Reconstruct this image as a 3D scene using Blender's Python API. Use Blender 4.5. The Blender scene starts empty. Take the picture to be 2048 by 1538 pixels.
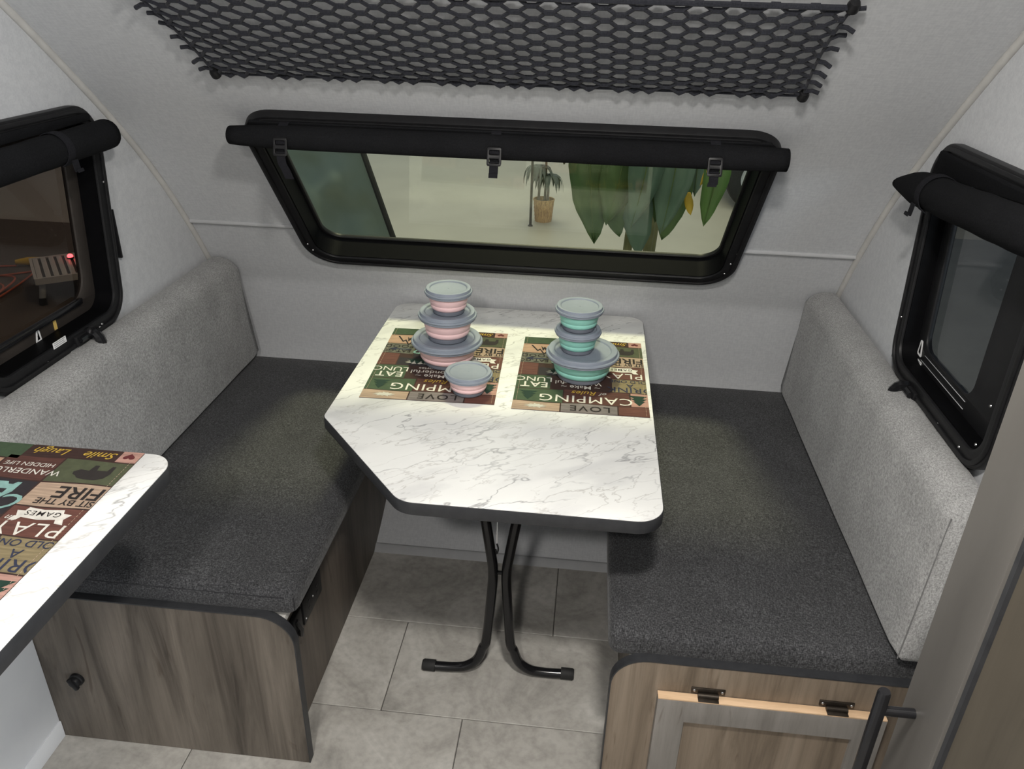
import bpy, bmesh, math, random
from mathutils import Vector, Matrix, Euler, noise
random.seed(7)
S = bpy.context.scene
COL = S.collection
PI = math.pi

# ---------------------------------------------------------------- camera
def setup_camera():
    px, py, pz = 0.20452, -1.52573, 1.60269
    pitch, yaw, roll, f = -0.468735, 0.0936578, 0.0281212, 1578.571
    cy, sy, cp, sp = math.cos(yaw), math.sin(yaw), math.cos(pitch), math.sin(pitch)
    cr, sr = math.cos(roll), math.sin(roll)
    fwd = Vector((-sy*cp, cy*cp, sp)); right = Vector((cy, sy, 0)); up = right.cross(fwd)
    r2 = cr*right + sr*up; u2 = -sr*right + cr*up
    m = Matrix((r2, u2, -fwd)).transposed().to_4x4(); m.translation = (px, py, pz)
    cd = bpy.data.cameras.new('camera'); cam = bpy.data.objects.new('camera', cd)
    COL.objects.link(cam); cam.matrix_world = m
    cd.sensor_fit = 'HORIZONTAL'; cd.sensor_width = 36; cd.lens = f/2048*36; cd.clip_start = .02; cd.clip_end = 100
    S.camera = cam
setup_camera()

# ---------------------------------------------------------------- world, lights, exposure
S.view_settings.view_transform = 'Standard'; S.view_settings.look = 'None'
S.view_settings.gamma = 1; S.view_settings.use_curve_mapping = False
S.view_settings.exposure = 0.0
W = bpy.data.worlds.new('World'); S.world = W; W.use_nodes = True
W.node_tree.nodes['Background'].inputs[0].default_value = (.80, .88, 1.0, 1)
W.node_tree.nodes['Background'].inputs[1].default_value = .52
def area(name, loc, target, size, power, color, size_y=None):
    l = bpy.data.lights.new(name, 'AREA'); l.energy = power; l.color = color
    l.shape = 'RECTANGLE' if size_y else 'DISK'; l.size = size
    if size_y: l.size_y = size_y
    o = bpy.data.objects.new(name, l); COL.objects.link(o); o.location = loc
    o.rotation_euler = (Vector(target)-Vector(loc)).to_track_quat('-Z', 'Y').to_euler()
    return o
# cabin ceiling lamp (its housing is built further down, round the same spot)
LAMPS = [Vector((.28, -1.12, 2.062)), Vector((-.02, -2.05, 2.104))]
for q, pw_ in zip(LAMPS, (27, 26)):
    area('cabin_lamp_light', q+Vector((0, 0, -.022)), q+Vector((.0, .06, -1)), .15, pw_, (1.0, .96, .90))
# showroom ceiling lamps beyond the nose, plus a fill added outside the door
area('showroom_lamp_front', (.0, 1.75, 4.5), (.0, .4, .8), .7, 195, (1.0, .90, .62))
area('showroom_lamp_far', (-.6, 7.6, 4.6), (-.6, 6.0, -.5), 3.0, 190, (1.0, .93, .80), 3.0)
area('door_fill_light', (4.0, -4.7, 1.25), (-.9, -.4, .3), 2.2, 235, (.90, .95, 1.0), 1.8)  # unseen low source, added to brighten the lower left wall

# ---------------------------------------------------------------- materials
def new_mat(name, color=(.5,.5,.5), rough=.5, metal=0., spec=.5):
    m = bpy.data.materials.new(name); m.use_nodes = True
    b = m.node_tree.nodes['Principled BSDF']
    b.inputs['Base Color'].default_value = (*color, 1); b.inputs['Roughness'].default_value = rough
    b.inputs['Metallic'].default_value = metal; b.inputs['Specular IOR Level'].default_value = spec
    return m
def N(m, t, **kw):
    n = m.node_tree.nodes.new(t)
    for k, v in kw.items():
        if k in n.inputs: n.inputs[k].default_value = v
        else: setattr(n, k, v)
    return n
def L(m, a, b): m.node_tree.links.new(a, b)
def bsdf(m): return m.node_tree.nodes['Principled BSDF']
def ramp(m, stops):
    r = N(m, 'ShaderNodeValToRGB'); e = r.color_ramp.elements
    while len(e) < len(stops): e.new(.5)
    for el, (p, c) in zip(e, stops):
        el.position = p; el.color = (*c, 1) if len(c) == 3 else c
    return r
def coords(m, scale=(1,1,1), rot=(0,0,0), which='Object'):
    tc = N(m, 'ShaderNodeTexCoord'); mp = N(m, 'ShaderNodeMapping')
    mp.inputs['Scale'].default_value = scale; mp.inputs['Rotation'].default_value = rot
    L(m, tc.outputs[which], mp.inputs[0]); return mp.outputs[0]
def bump(m, h, strength=.2, dist=.002):
    b = N(m, 'ShaderNodeBump'); b.inputs['Strength'].default_value = strength; b.inputs['Distance'].default_value = dist
    L(m, h, b.inputs['Height']); L(m, b.outputs[0], bsdf(m).inputs['Normal'])
def mixc(m, fac, a, b, blend='MIX'):
    x = N(m, 'ShaderNodeMix', data_type='RGBA', blend_type=blend)
    for sock, v in ((x.inputs['Factor'], fac), (x.inputs['A'], a), (x.inputs['B'], b)):
        pass
    def put(sock, v):
        if hasattr(v, 'is_output'): L(m, v, sock)
        elif isinstance(v, (int, float)): sock.default_value = v
        else: sock.default_value = (*v, 1)
    put(x.inputs[0], fac); put(x.inputs[6], a); put(x.inputs[7], b)
    return x.outputs[2]

def mottled(name, c1, c2, scale, rough=.6, stretch=(1,1,1), rot=(0,0,0), bmp=0., bscale=None, spec=.4, detail=6):
    m = new_mat(name, c1, rough, 0, spec)
    co = coords(m, stretch, rot)
    n = N(m, 'ShaderNodeTexNoise', Scale=scale, Detail=detail, Roughness=.6); L(m, co, n.inputs['Vector'])
    r = ramp(m, [(.3, c1), (.7, c2)]); L(m, n.outputs[0], r.inputs[0]); L(m, r.outputs[0], bsdf(m).inputs['Base Color'])
    if bmp:
        n2 = N(m, 'ShaderNodeTexNoise', Scale=bscale or scale*4, Detail=3); L(m, co, n2.inputs['Vector'])
        bump(m, n2.outputs[0], bmp)
    return m

def fabric(name, dark, mid, light, freq=900, rough=.95, slub=.5):
    m = new_mat(name, mid, rough, 0, .15)
    n1 = N(m, 'ShaderNodeTexNoise', Scale=1.0, Detail=2.0); L(m, coords(m, (freq*.30, freq, freq)), n1.inputs['Vector'])
    n2 = N(m, 'ShaderNodeTexNoise', Scale=1.0, Detail=2.0); L(m, coords(m, (freq, freq*.30, freq*.30)), n2.inputs['Vector'])
    a = N(m, 'ShaderNodeMath', operation='ADD'); L(m, n1.outputs[0], a.inputs[0]); L(m, n2.outputs[0], a.inputs[1])
    h = N(m, 'ShaderNodeMath', operation='MULTIPLY'); L(m, a.outputs[0], h.inputs[0]); h.inputs[1].default_value = .5
    r = ramp(m, [(.34, dark), (.5, mid), (.66, light)]); L(m, h.outputs[0], r.inputs[0])
    n3 = N(m, 'ShaderNodeTexNoise', Scale=9.0, Detail=4.0); L(m, coords(m), n3.inputs['Vector'])
    r3 = ramp(m, [(.3, (.86,)*3), (.7, (1.1,)*3)]); L(m, n3.outputs[0], r3.inputs[0])
    c = mixc(m, 1.0, r.outputs[0], r3.outputs[0], 'MULTIPLY')
    L(m, c, bsdf(m).inputs['Base Color'])
    bump(m, h.outputs[0], .35, .0012)
    bsdf(m).inputs['Sheen Weight'].default_value = .12
    return m

def wood(name, cols, stretch=(14, 14, 1.3), rot=(0, 0, 0), rough=.5, grain=.5):
    m = new_mat(name, cols[1], rough, 0, .35)
    co = coords(m, stretch, rot)
    n = N(m, 'ShaderNodeTexNoise', Scale=1.0, Detail=8.0, Roughness=.62, Distortion=.9); L(m, co, n.inputs['Vector'])
    r = ramp(m, [(.30, cols[0]), (.48, cols[1]), (.72, cols[2])]); L(m, n.outputs[0], r.inputs[0])
    co2 = coords(m, (stretch[0]*9, stretch[1]*9, stretch[2]*2.2), rot)
    n2 = N(m, 'ShaderNodeTexNoise', Scale=1.0, Detail=4.0, Roughness=.7); L(m, co2, n2.inputs['Vector'])
    r2 = ramp(m, [(.36, (.72,)*3), (.52, (1.0,)*3), (.8, (1.08,)*3)]); L(m, n2.outputs[0], r2.inputs[0])
    c = mixc(m, grain, r.outputs[0], r2.outputs[0], 'MULTIPLY')
    # knots and dark dashes
    co3 = coords(m, (stretch[0]*.9, stretch[1]*.9, stretch[2]*1.2), rot)
    n3 = N(m, 'ShaderNodeTexNoise', Scale=1.6, Detail=3.0, Distortion=2.2); L(m, co3, n3.inputs['Vector'])
    r3 = ramp(m, [(.27, (.55, .5, .46)), (.36, (1, 1, 1))]); L(m, n3.outputs[0], r3.inputs[0])
    c = mixc(m, .8, c, r3.outputs[0], 'MULTIPLY')
    L(m, c, bsdf(m).inputs['Base Color'])
    bump(m, n2.outputs[0], .12, .001)
    return m

def marble(name):
    m = new_mat(name, (.8, .8, .78), .48, 0, .25)
    c0 = coords(m, (1, 1, 1), (0, 0, math.radians(-33)))
    sq = N(m, 'ShaderNodeMapping'); sq.inputs['Scale'].default_value = (.75, 1.9, 1); L(m, c0, sq.inputs[0]); co = sq.outputs[0]
    warp = N(m, 'ShaderNodeTexNoise', Scale=6.0, Detail=5.0); L(m, co, warp.inputs['Vector'])
    add = N(m, 'ShaderNodeVectorMath', operation='MULTIPLY_ADD'); L(m, warp.outputs['Color'], add.inputs[0])
    add.inputs[1].default_value = (.10,)*3; L(m, co, add.inputs[2])
    def vein(scale, w, seedloc):
        mp = N(m, 'ShaderNodeMapping'); mp.inputs['Location'].default_value = seedloc; L(m, add.outputs[0], mp.inputs[0])
        v = N(m, 'ShaderNodeTexNoise', Scale=scale, Detail=4.0, Roughness=.55); L(m, mp.outputs[0], v.inputs['Vector'])
        s = N(m, 'ShaderNodeMath', operation='SUBTRACT'); L(m, v.outputs[0], s.inputs[0]); s.inputs[1].default_value = .5
        a = N(m, 'ShaderNodeMath', operation='ABSOLUTE'); L(m, s.outputs[0], a.inputs[0])
        mr = N(m, 'ShaderNodeMapRange', clamp=True); L(m, a.outputs[0], mr.inputs[0])
        mr.inputs[1].default_value = 0; mr.inputs[2].default_value = w; mr.inputs[3].default_value = 1; mr.inputs[4].default_value = 0
        return mr.outputs[0]
    v1 = vein(5.0, .010, (3, 1, 0)); v2 = vein(11.0, .016, (7, 4, 0))
    mask = N(m, 'ShaderNodeTexNoise', Scale=5.5, Detail=3.0); L(m, co, mask.inputs['Vector'])
    mk = ramp(m, [(.36, (0, 0, 0)), (.60, (1, 1, 1))]); L(m, mask.outputs[0], mk.inputs[0])
    mk2 = ramp(m, [(.42, (1, 1, 1)), (.66, (0, 0, 0))]); L(m, mask.outputs[0], mk2.inputs[0])
    mu1 = N(m, 'ShaderNodeMath', operation='MULTIPLY'); L(m, v1, mu1.inputs[0]); L(m, mk.outputs[0], mu1.inputs[1])
    mu2 = N(m, 'ShaderNodeMath', operation='MULTIPLY'); L(m, v2, mu2.inputs[0]); L(m, mk2.outputs[0], mu2.inputs[1])
    cl = N(m, 'ShaderNodeTexNoise', Scale=6.0, Detail=6.0); L(m, add.outputs[0], cl.inputs['Vector'])
    base = ramp(m, [(.26, (.57, .57, .57)), (.48, (.715, .715, .70)), (.8, (.77, .77, .75))]); L(m, cl.outputs[0], base.inputs[0])
    f1 = N(m, 'ShaderNodeMath', operation='MULTIPLY'); L(m, mu1.outputs[0], f1.inputs[0]); f1.inputs[1].default_value = .72
    f2 = N(m, 'ShaderNodeMath', operation='MULTIPLY'); L(m, mu2.outputs[0], f2.inputs[0]); f2.inputs[1].default_value = .55
    c = mixc(m, f1.outputs[0], base.outputs[0], (.20, .20, .21))
    c = mixc(m, f2.outputs[0], c, (.33, .31, .29))
    L(m, c, bsdf(m).inputs['Base Color'])
    return m

def pane_mat(name, tint, refl=.08):
    m = bpy.data.materials.new(name); m.use_nodes = True; nt = m.node_tree
    nt.nodes.remove(nt.nodes['Principled BSDF']); out = nt.nodes['Material Output']
    t = N(m, 'ShaderNodeBsdfTransparent'); t.inputs[0].default_value = (*tint, 1)
    g = N(m, 'ShaderNodeBsdfGlossy'); g.inputs['Roughness'].default_value = .03
    lw = N(m, 'ShaderNodeLayerWeight'); lw.inputs[0].default_value = .5
    pw = N(m, 'ShaderNodeMath', operation='POWER'); L(m, lw.outputs['Facing'], pw.inputs[0]); pw.inputs[1].default_value = 5
    fr = N(m, 'ShaderNodeMath', operation='MULTIPLY_ADD'); L(m, pw.outputs[0], fr.inputs[0]); fr.inputs[1].default_value = .9; fr.inputs[2].default_value = refl*.5
    mx = N(m, 'ShaderNodeMixShader'); L(m, fr.outputs[0], mx.inputs[0]); L(m, t.outputs[0], mx.inputs[1]); L(m, g.outputs[0], mx.inputs[2])
    L(m, mx.outputs[0], out.inputs[0]); return m

M = {}
def linen(name, a, b):
    m = new_mat(name, a, .75, 0, .3)
    n1 = N(m, 'ShaderNodeTexNoise', Scale=1.0, Detail=3.0); L(m, coords(m, (60, 260, 260)), n1.inputs['Vector'])
    n2 = N(m, 'ShaderNodeTexNoise', Scale=1.0, Detail=3.0); L(m, coords(m, (260, 60, 60)), n2.inputs['Vector'])
    ad = N(m, 'ShaderNodeMath', operation='ADD'); L(m, n1.outputs[0], ad.inputs[0]); L(m, n2.outputs[0], ad.inputs[1])
    r = ramp(m, [(.40, a), (.60, b)])
    h = N(m, 'ShaderNodeMath', operation='MULTIPLY'); L(m, ad.outputs[0], h.inputs[0]); h.inputs[1].default_value = .5
    L(m, h.outputs[0], r.inputs[0]); L(m, r.outputs[0], bsdf(m).inputs['Base Color'])
    bump(m, h.outputs[0], .12, .0008); return m
M['wall'] = linen('wall_linen', (.50, .51, .53), (.56, .57, .585))
M['pipe'] = mottled('trim_piping', (.38, .385, .395), (.42, .425, .435), 30, .8)
M['pipe_cream'] = mottled('corner_piping', (.45, .44, .425), (.52, .51, .49), 30, .7)
M['white'] = mottled('white_board', (.76, .78, .81), (.80, .82, .84), 12, .5)
M['under'] = mottled('nose_liner', (.60, .58, .55), (.66, .64, .60), 8, .55)
M['tile'] = None
M['black'] = mottled('black_plastic', (.008, .008, .009), (.012, .012, .013), 60, .42, bmp=.05, spec=.25)
M['reveal'] = mottled('black_reveal', (.0025, .0025, .003), (.0035, .0035, .004), 60, .5, spec=.06)
M['black_gloss'] = mottled('black_gloss_paint', (.007, .007, .008), (.010, .010, .011), 40, .16)
M['rubber'] = mottled('black_rubber', (.012, .012, .012), (.02, .02, .02), 50, .7)
M['edge'] = mottled('black_edge_band', (.022, .023, .026), (.032, .033, .036), 60, .45)
M['blind'] = fabric('black_blind_cloth', (.0075, .0078, .0088), (.0105, .0108, .012), (.0145, .015, .0165), 900)
bsdf(M['blind']).inputs['Sheen Weight'].default_value = .0; bsdf(M['blind']).inputs['Specular IOR Level'].default_value = .06
M['webbing'] = fabric('black_webbing', (.008, .008, .010), (.012, .012, .015), (.017, .018, .021), 900)
bsdf(M['webbing']).inputs['Sheen Weight'].default_value = 0
M['net'] = fabric('black_net_cord', (.012, .013, .017), (.020, .021, .027), (.030, .032, .040), 700)
M['seat'] = fabric('charcoal_weave', (.012, .012, .013), (.040, .0405, .043), (.098, .099, .104), 600)
M['seam'] = mottled('seam_thread', (.014, .014, .016), (.022, .022, .025), 200, .9)
M['back'] = fabric('grey_chenille', (.18, .18, .18), (.30, .30, .297), (.43, .43, .425), 620)
M['back_seam'] = mottled('grey_seam', (.13, .13, .13), (.18, .18, .18), 200, .9)
M['marble'] = marble('marble_laminate')
M['wood'] = wood('weathered_oak', [(.045, .037, .030), (.112, .095, .078), (.185, .158, .132)])
M['wood_x'] = wood('weathered_oak_side', [(.060, .050, .041), (.125, .105, .086), (.195, .168, .140)], (14, 9, 1.1), (math.radians(12), 0, 0))
M['wood_warm'] = wood('warm_oak', [(.11, .085, .061), (.195, .154, .115), (.265, .216, .167)])
M['wood_grey'] = wood('grey_stile', [(.15, .138, .126), (.20, .187, .172), (.24, .225, .21)], (16, 16, 2), grain=.3)
M['ward_grey'] = mottled('wardrobe_stile', (.080, .075, .069), (.102, .096, .088), 3, .5, (5, 5, .8))
M['wood_ward'] = wood('wardrobe_panel', [(.038, .032, .024), (.060, .051, .039), (.082, .070, .054)], (14, 6, 1.0), (math.radians(-14), 0, 0))
M['bare'] = wood('bare_edge', [(.46, .30, .18), (.62, .43, .27), (.70, .50, .33)], (2, 16, 16), grain=.3)
M['board'] = mottled('pale_board', (.36, .35, .33), (.42, .41, .39), 20, .6)
M['bronze'] = mottled('dark_bronze', (.045, .038, .032), (.075, .062, .05), 60, .4)
bsdf(M['bronze']).inputs['Metallic'].default_value = .8
M['sil_grey'] = mottled('grey_silicone', (.205, .235, .285), (.225, .255, .305), 40, .55)
M['sil_base'] = mottled('grey_silicone_base', (.145, .160, .195), (.165, .18, .215), 40, .55)
M['pink'] = mottled('pink_silicone', (.73, .50, .515), (.77, .54, .55), 30, .5)
M['teal'] = mottled('teal_silicone', (.22, .50, .43), (.26, .55, .48), 30, .5)
M['sticker'] = mottled('white_sticker', (.70, .70, .70), (.80, .80, .80), 80, .4)
M['sticker_ink'] = new_mat('sticker_ink', (.25, .25, .26), .5)
M['screw'] = new_mat('screw_head', (.45, .45, .45), .3, .9)
M['pane_front'] = pane_mat('clear_pane', (.86, .90, .84))
M['pane_left'] = pane_mat('smoked_pane_left', (.40, .36, .33))
M['pane_right'] = pane_mat('smoked_pane_right', (.46, .48, .49))
M['glint'] = new_mat('painted_glint', (.42, .43, .44), .25)  # pale colour for the reflections painted on the right sash
M['wire'] = new_mat('white_cord', (.65, .65, .65), .5)
M['lens'] = new_mat('lamp_lens', (.9, .9, .88), .4)

def tile_mat():
    m = new_mat('stone_tile', (.4, .39, .37), .55, 0, .35)
    tc = N(m, 'ShaderNodeTexCoord'); oi = N(m, 'ShaderNodeObjectInfo')
    ad = N(m, 'ShaderNodeVectorMath', operation='MULTIPLY_ADD'); L(m, oi.outputs['Random'], ad.inputs[0]); ad.inputs[1].default_value = (9, 5, 3)
    L(m, tc.outputs['Object'], ad.inputs[2])
    n = N(m, 'ShaderNodeTexNoise', Scale=5.0, Detail=9.0, Roughness=.66, Distortion=.8); L(m, ad.outputs[0], n.inputs['Vector'])
    r = ramp(m, [(.28, (.235, .225, .207)), (.48, (.375, .36, .332)), (.72, (.50, .485, .455))]); L(m, n.outputs[0], r.inputs[0])
    n2 = N(m, 'ShaderNodeTexNoise', Scale=60.0, Detail=4.0); L(m, ad.outputs[0], n2.inputs['Vector'])
    r2 = ramp(m, [(.3, (.86,)*3), (.6, (1.03,)*3)]); L(m, n2.outputs[0], r2.inputs[0])
    c = mixc(m, 1, r.outputs[0], r2.outputs[0], 'MULTIPLY'); L(m, c, bsdf(m).inputs['Base Color'])
    bump(m, n.outputs[0], .12, .002); return m
M['tile'] = tile_mat()
M['grout'] = new_mat('grout', (.10, .095, .088), .9)

# ---------------------------------------------------------------- mesh helpers
def link(name, me, mat=None, parent=None, smooth=False, loc=None, rot=None):
    o = bpy.data.objects.new(name, me); COL.objects.link(o)
    if mat is not None:
        for mm in (mat if isinstance(mat, (list, tuple)) else [mat]): me.materials.append(mm)
    if parent is not None: o.parent = parent
    if loc is not None: o.location = loc
    if rot is not None: o.rotation_euler = rot
    if smooth:
        for p in me.polygons: p.use_smooth = True
        if smooth != 'all':
            try: me.set_sharp_from_angle(angle=math.radians(40))
            except Exception: pass
    return o
def done(bm, name, mat, parent=None, smooth=False, loc=None, rot=None):
    bmesh.ops.recalc_face_normals(bm, faces=bm.faces)
    me = bpy.data.meshes.new(name); bm.to_mesh(me); bm.free()
    return link(name, me, mat, parent, smooth, loc, rot)
def empty(name, loc=(0,0,0), rot=None):
    o = bpy.data.objects.new(name, None); COL.objects.link(o); o.location = loc; o.empty_display_size = .05
    if rot: o.rotation_euler = rot
    return o
def tag(o, label=None, cat=None, group=None, kind=None):
    if label: o['label'] = label
    if cat: o['category'] = cat
    if group: o['group'] = group
    if kind: o['kind'] = kind
    return o
def add_box(bm, x0, x1, y0, y1, z0, z1, bev=0., seg=2):
    r = bmesh.ops.create_cube(bm, size=1)
    vs = r['verts']
    for v in vs:
        v.co = Vector(((x0+x1)/2+v.co.x*(x1-x0), (y0+y1)/2+v.co.y*(y1-y0), (z0+z1)/2+v.co.z*(z1-z0)))
    if bev:
        es = set(e for v in vs for e in v.link_edges)
        bmesh.ops.bevel(bm, geom=list(es), offset=bev, segments=seg, affect='EDGES', profile=.5)
    return bm
def box(name, x0, x1, y0, y1, z0, z1, mat, parent=None, bev=.001, seg=2, loc=None, rot=None, smooth=True):
    return done(add_box(bmesh.new(), x0, x1, y0, y1, z0, z1, bev, seg), name, mat, parent, smooth, loc, rot)
def add_tube(bm, pts, r, n=8, closed=False, cap=True):
    pts = [Vector(p) for p in pts]; k = len(pts); rings = []
    rr = r if isinstance(r, (list, tuple)) else [r]*k
    nrm = None
    for i, p in enumerate(pts):
        if closed: t = pts[(i+1) % k]-pts[i-1]
        else: t = pts[min(i+1, k-1)]-pts[max(i-1, 0)]
        t.normalize()
        if nrm is None:
            nrm = t.orthogonal().normalized()
        nrm = (nrm-t*nrm.dot(t)).normalized(); b = t.cross(nrm)
        rings.append([bm.verts.new(p+rr[i]*(math.cos(2*PI*j/n)*nrm+math.sin(2*PI*j/n)*b)) for j in range(n)])
    for i in range(k if closed else k-1):
        a, b = rings[i], rings[(i+1) % k]
        for j in range(n): bm.faces.new((a[j], a[(j+1) % n], b[(j+1) % n], b[j]))
    if cap and not closed:
        bm.faces.new(rings[0][::-1]); bm.faces.new(rings[-1])
    return bm
def tube(name, pts, r, mat, parent=None, n=10, closed=False, loc=None, rot=None):
    return done(add_tube(bmesh.new(), pts, r, n, closed), name, mat, parent, True, loc, rot)
def smooth_path(pts, sub=6, closed=False):
    pts = [Vector(p) for p in pts]; out = []; k = len(pts)
    rng = range(k) if closed else range(k-1)
    for i in rng:
        p0 = pts[(i-1) % k] if closed else pts[max(i-1, 0)]; p1 = pts[i]; p2 = pts[(i+1) % k]
        p3 = pts[(i+2) % k] if closed else pts[min(i+2, k-1)]
        for s in range(sub):
            t = s/sub
            out.append(.5*((2*p1)+(p2-p0)*t+(2*p0-5*p1+4*p2-p3)*t*t+(3*p1-p0-3*p2+p3)*t**3))
    if not closed: out.append(pts[-1])
    return out
def fillet(pts, rad, seg=8):
    """round the corners of a closed 2D polygon; rad a number or one per corner"""
    k = len(pts); out = []
    for i in range(k):
        p = Vector(pts[i]); a = Vector(pts[i-1])-p; b = Vector(pts[(i+1) % k])-p
        r = rad[i] if isinstance(rad, (list, tuple)) else rad
        if r <= 0: out.append(tuple(p)); continue
        la, lb = a.length, b.length; a.normalize(); b.normalize()
        ang = math.acos(max(-1, min(1, a.dot(b)))); d = min(r/math.tan(ang/2), la*.49, lb*.49); r = d*math.tan(ang/2)
        bis = (a+b).normalized(); c = p+bis*(r/math.sin(ang/2)); s = p+a*d; e = p+b*d
        a0 = math.atan2(s.y-c.y, s.x-c.x); a1 = math.atan2(e.y-c.y, e.x-c.x)
        while a1-a0 > PI: a1 -= 2*PI
        while a1-a0 < -PI: a1 += 2*PI
        for j in range(seg+1):
            t = a0+(a1-a0)*j/seg; out.append((c.x+r*math.cos(t), c.y+r*math.sin(t)))
    return out
def inset(loop, d):
    """shrink a closed 2D loop (any winding) by d"""
    k = len(loop); area2 = sum(loop[i-1][0]*loop[i][1]-loop[i][0]*loop[i-1][1] for i in range(k)); sg = 1 if area2 > 0 else -1
    out = []
    for i in range(k):
        a, p, b = Vector(loop[i-1]), Vector(loop[i]), Vector(loop[(i+1) % k])
        t = (b-a).normalized(); n = Vector((-t.y, t.x))*sg
        out.append(tuple(p+n*d))
    return out
def plate_mesh(loops, z0, z1, bevel=0.):
    """flat plate with holes in local XY, from z0 to z1"""
    cu = bpy.data.curves.new('plate', 'CURVE'); cu.dimensions = '2D'; cu.fill_mode = 'BOTH'
    for lp in loops:
        sp = cu.splines.new('POLY'); sp.points.add(len(lp)-1)
        for q, (x, y) in zip(sp.points, lp): q.co = (x, y, 0, 1)
        sp.use_cyclic_u = True
    h = (z1-z0)/2
    cu.extrude = max(h-bevel, 0); cu.bevel_depth = bevel; cu.bevel_resolution = 1; cu.offset = -bevel
    o = bpy.data.objects.new('plate', cu); COL.objects.link(o)
    dg = bpy.context.evaluated_depsgraph_get(); me = bpy.data.meshes.new_from_object(o.evaluated_get(dg))
    bpy.data.objects.remove(o); bpy.data.curves.remove(cu)
    me.transform(Matrix.Translation((0, 0, (z0+z1)/2)))
    bm = bmesh.new(); bm.from_mesh(me); bmesh.ops.remove_doubles(bm, verts=bm.verts, dist=1e-5)
    bm.to_mesh(me); bm.free(); me.materials.clear()
    return me
def plate(name, loops, z0, z1, mat, parent=None, xf=None, bevel=0., smooth=True):
    me = plate_mesh(loops, z0, z1, bevel)
    if xf is not None:
        me.transform(xf)
        if xf.determinant() < 0: me.flip_normals()
    return link(name, me, mat, parent, smooth)
def add_lathe(bm, prof, n=48, c=(0,0,0)):
    rings = []
    for r, z in prof:
        if r < 1e-6: rings.append([bm.verts.new((c[0], c[1], c[2]+z))])
        else: rings.append([bm.verts.new((c[0]+r*math.cos(2*PI*j/n), c[1]+r*math.sin(2*PI*j/n), c[2]+z)) for j in range(n)])
    for a, b in zip(rings[:-1], rings[1:]):
        for j in range(n):
            q = []
            for v in (a[j % len(a)], a[(j+1) % len(a)], b[(j+1) % len(b)], b[j % len(b)]):
                if v not in q: q.append(v)
            if len(q) > 2: bm.faces.new(q)
    return bm
def lathe(name, prof, mat, parent=None, n=48, loc=None, rot=None):
    return done(add_lathe(bmesh.new(), prof, n), name, mat, parent, True, loc, rot)
def text_mesh(body, size, shear=0., bold=0., space=1.):
    cu = bpy.data.curves.new('t', 'FONT'); cu.body = body; cu.size = size; cu.shear = shear; cu.offset = bold*size
    cu.space_character = space; cu.resolution_u = 3; cu.align_x = 'CENTER'
    o = bpy.data.objects.new('t', cu); COL.objects.link(o)
    dg = bpy.context.evaluated_depsgraph_get(); me = bpy.data.meshes.new_from_object(o.evaluated_get(dg))
    bpy.data.objects.remove(o); bpy.data.curves.remove(cu); me.materials.clear(); return me
FLAT_X = Matrix(((0,0,1,0),(1,0,0,0),(0,1,0,0),(0,0,0,1)))   # local x->Y, y->Z, z->X
FLAT_Y = Matrix(((1,0,0,0),(0,0,-1,0),(0,1,0,0),(0,0,0,1)))  # local x->X, y->Z, z->-Y

# ---------------------------------------------------------------- the shell
XL, XR = -.944, .927
PROF = [(.403,0),(.594,.10),(.705,.25),(.765,.38),(.796,.49),(.7426,.721),(.701,.814),(.5915,.985),(.4676,1.145),(.3362,1.2845),
        (.176,1.4314),(.0519,1.538),(-.103,1.657),(-.31,1.79),(-.57,1.92),(-1.0,2.06),(-1.6,2.13),(-2.7,2.13)]
def prof_dense(sub=5):
    p = smooth_path([(0, y, z) for y, z in PROF], sub)
    return [(q.y, q.z) for q in p]
PD = prof_dense()
def prof_y(z):
    for (y0, z0), (y1, z1) in zip(PD[:-1], PD[1:]):
        if z0 <= z <= z1 and z1 > z0: return y0+(y1-y0)*(z-z0)/(z1-z0)
    return PD[-1][0]
# window outlines
WB, WT = Vector((0, .672, .862)), Vector((0, .278, 1.335))      # front window: bottom and top of its flat plane
wd = (WT-WB).normalized(); wn = Vector((0, -wd.z, wd.y)); WLEN = (WT-WB).length    # wn points into the cabin
FW = Matrix(((1,0,0,0),(0,wd.y,wn.y,WB.y),(0,wd.z,wn.z,WB.z),(0,0,0,1)))           # local x, along the slope, towards cabin
FOUT = fillet([(-.610, 0), (.612, 0), (.620, WLEN), (-.618, WLEN)], [.10, .10, .085, .085], 10)
SOUT = fillet([(-.300, .843), (.196, .843), (.250, 1.345), (-.300, 1.345)], .082, 10)
def inside(pt, loop):
    c = False; x, y = pt
    for i in range(len(loop)):
        (x0, y0), (x1, y1) = loop[i-1], loop[i]
        if (y0 > y) != (y1 > y) and x < (x1-x0)*(y-y0)/(y1-y0)+x0: c = not c
    return c
def sheet(name, rows, mat):
    bm = bmesh.new(); nx = 130; hole = inset(FOUT, .014); grid = []
    for y, z in rows:
        grid.append([bm.verts.new((XL+(XR-XL)*i/nx, y, z)) for i in range(nx+1)])
    for j in range(len(rows)-1):
        for i in range(nx):
            c = (grid[j][i].co+grid[j+1][i+1].co)/2
            if inside((c.x, (c-WB).dot(wd)), hole) and abs((c-WB).dot(wn)) < .08: continue
            bm.faces.new((grid[j][i], grid[j][i+1], grid[j+1][i+1], grid[j+1][i]))
    for v in [v for v in bm.verts if not v.link_faces]: bm.verts.remove(v)
    return tag(done(bm, name, mat, None, 'all'), kind='structure')
def densify(rows, step=.012):
    out = [rows[0]]
    for a, b in zip(rows[:-1], rows[1:]):
        n = max(1, int(math.dist(a, b)/step))
        for k in range(1, n+1): out.append((a[0]+(b[0]-a[0])*k/n, a[1]+(b[1]-a[1])*k/n))
    return out
ZT = .976
lower = [p for p in PD if p[1] < ZT]+[(prof_y(ZT), ZT)]
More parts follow.
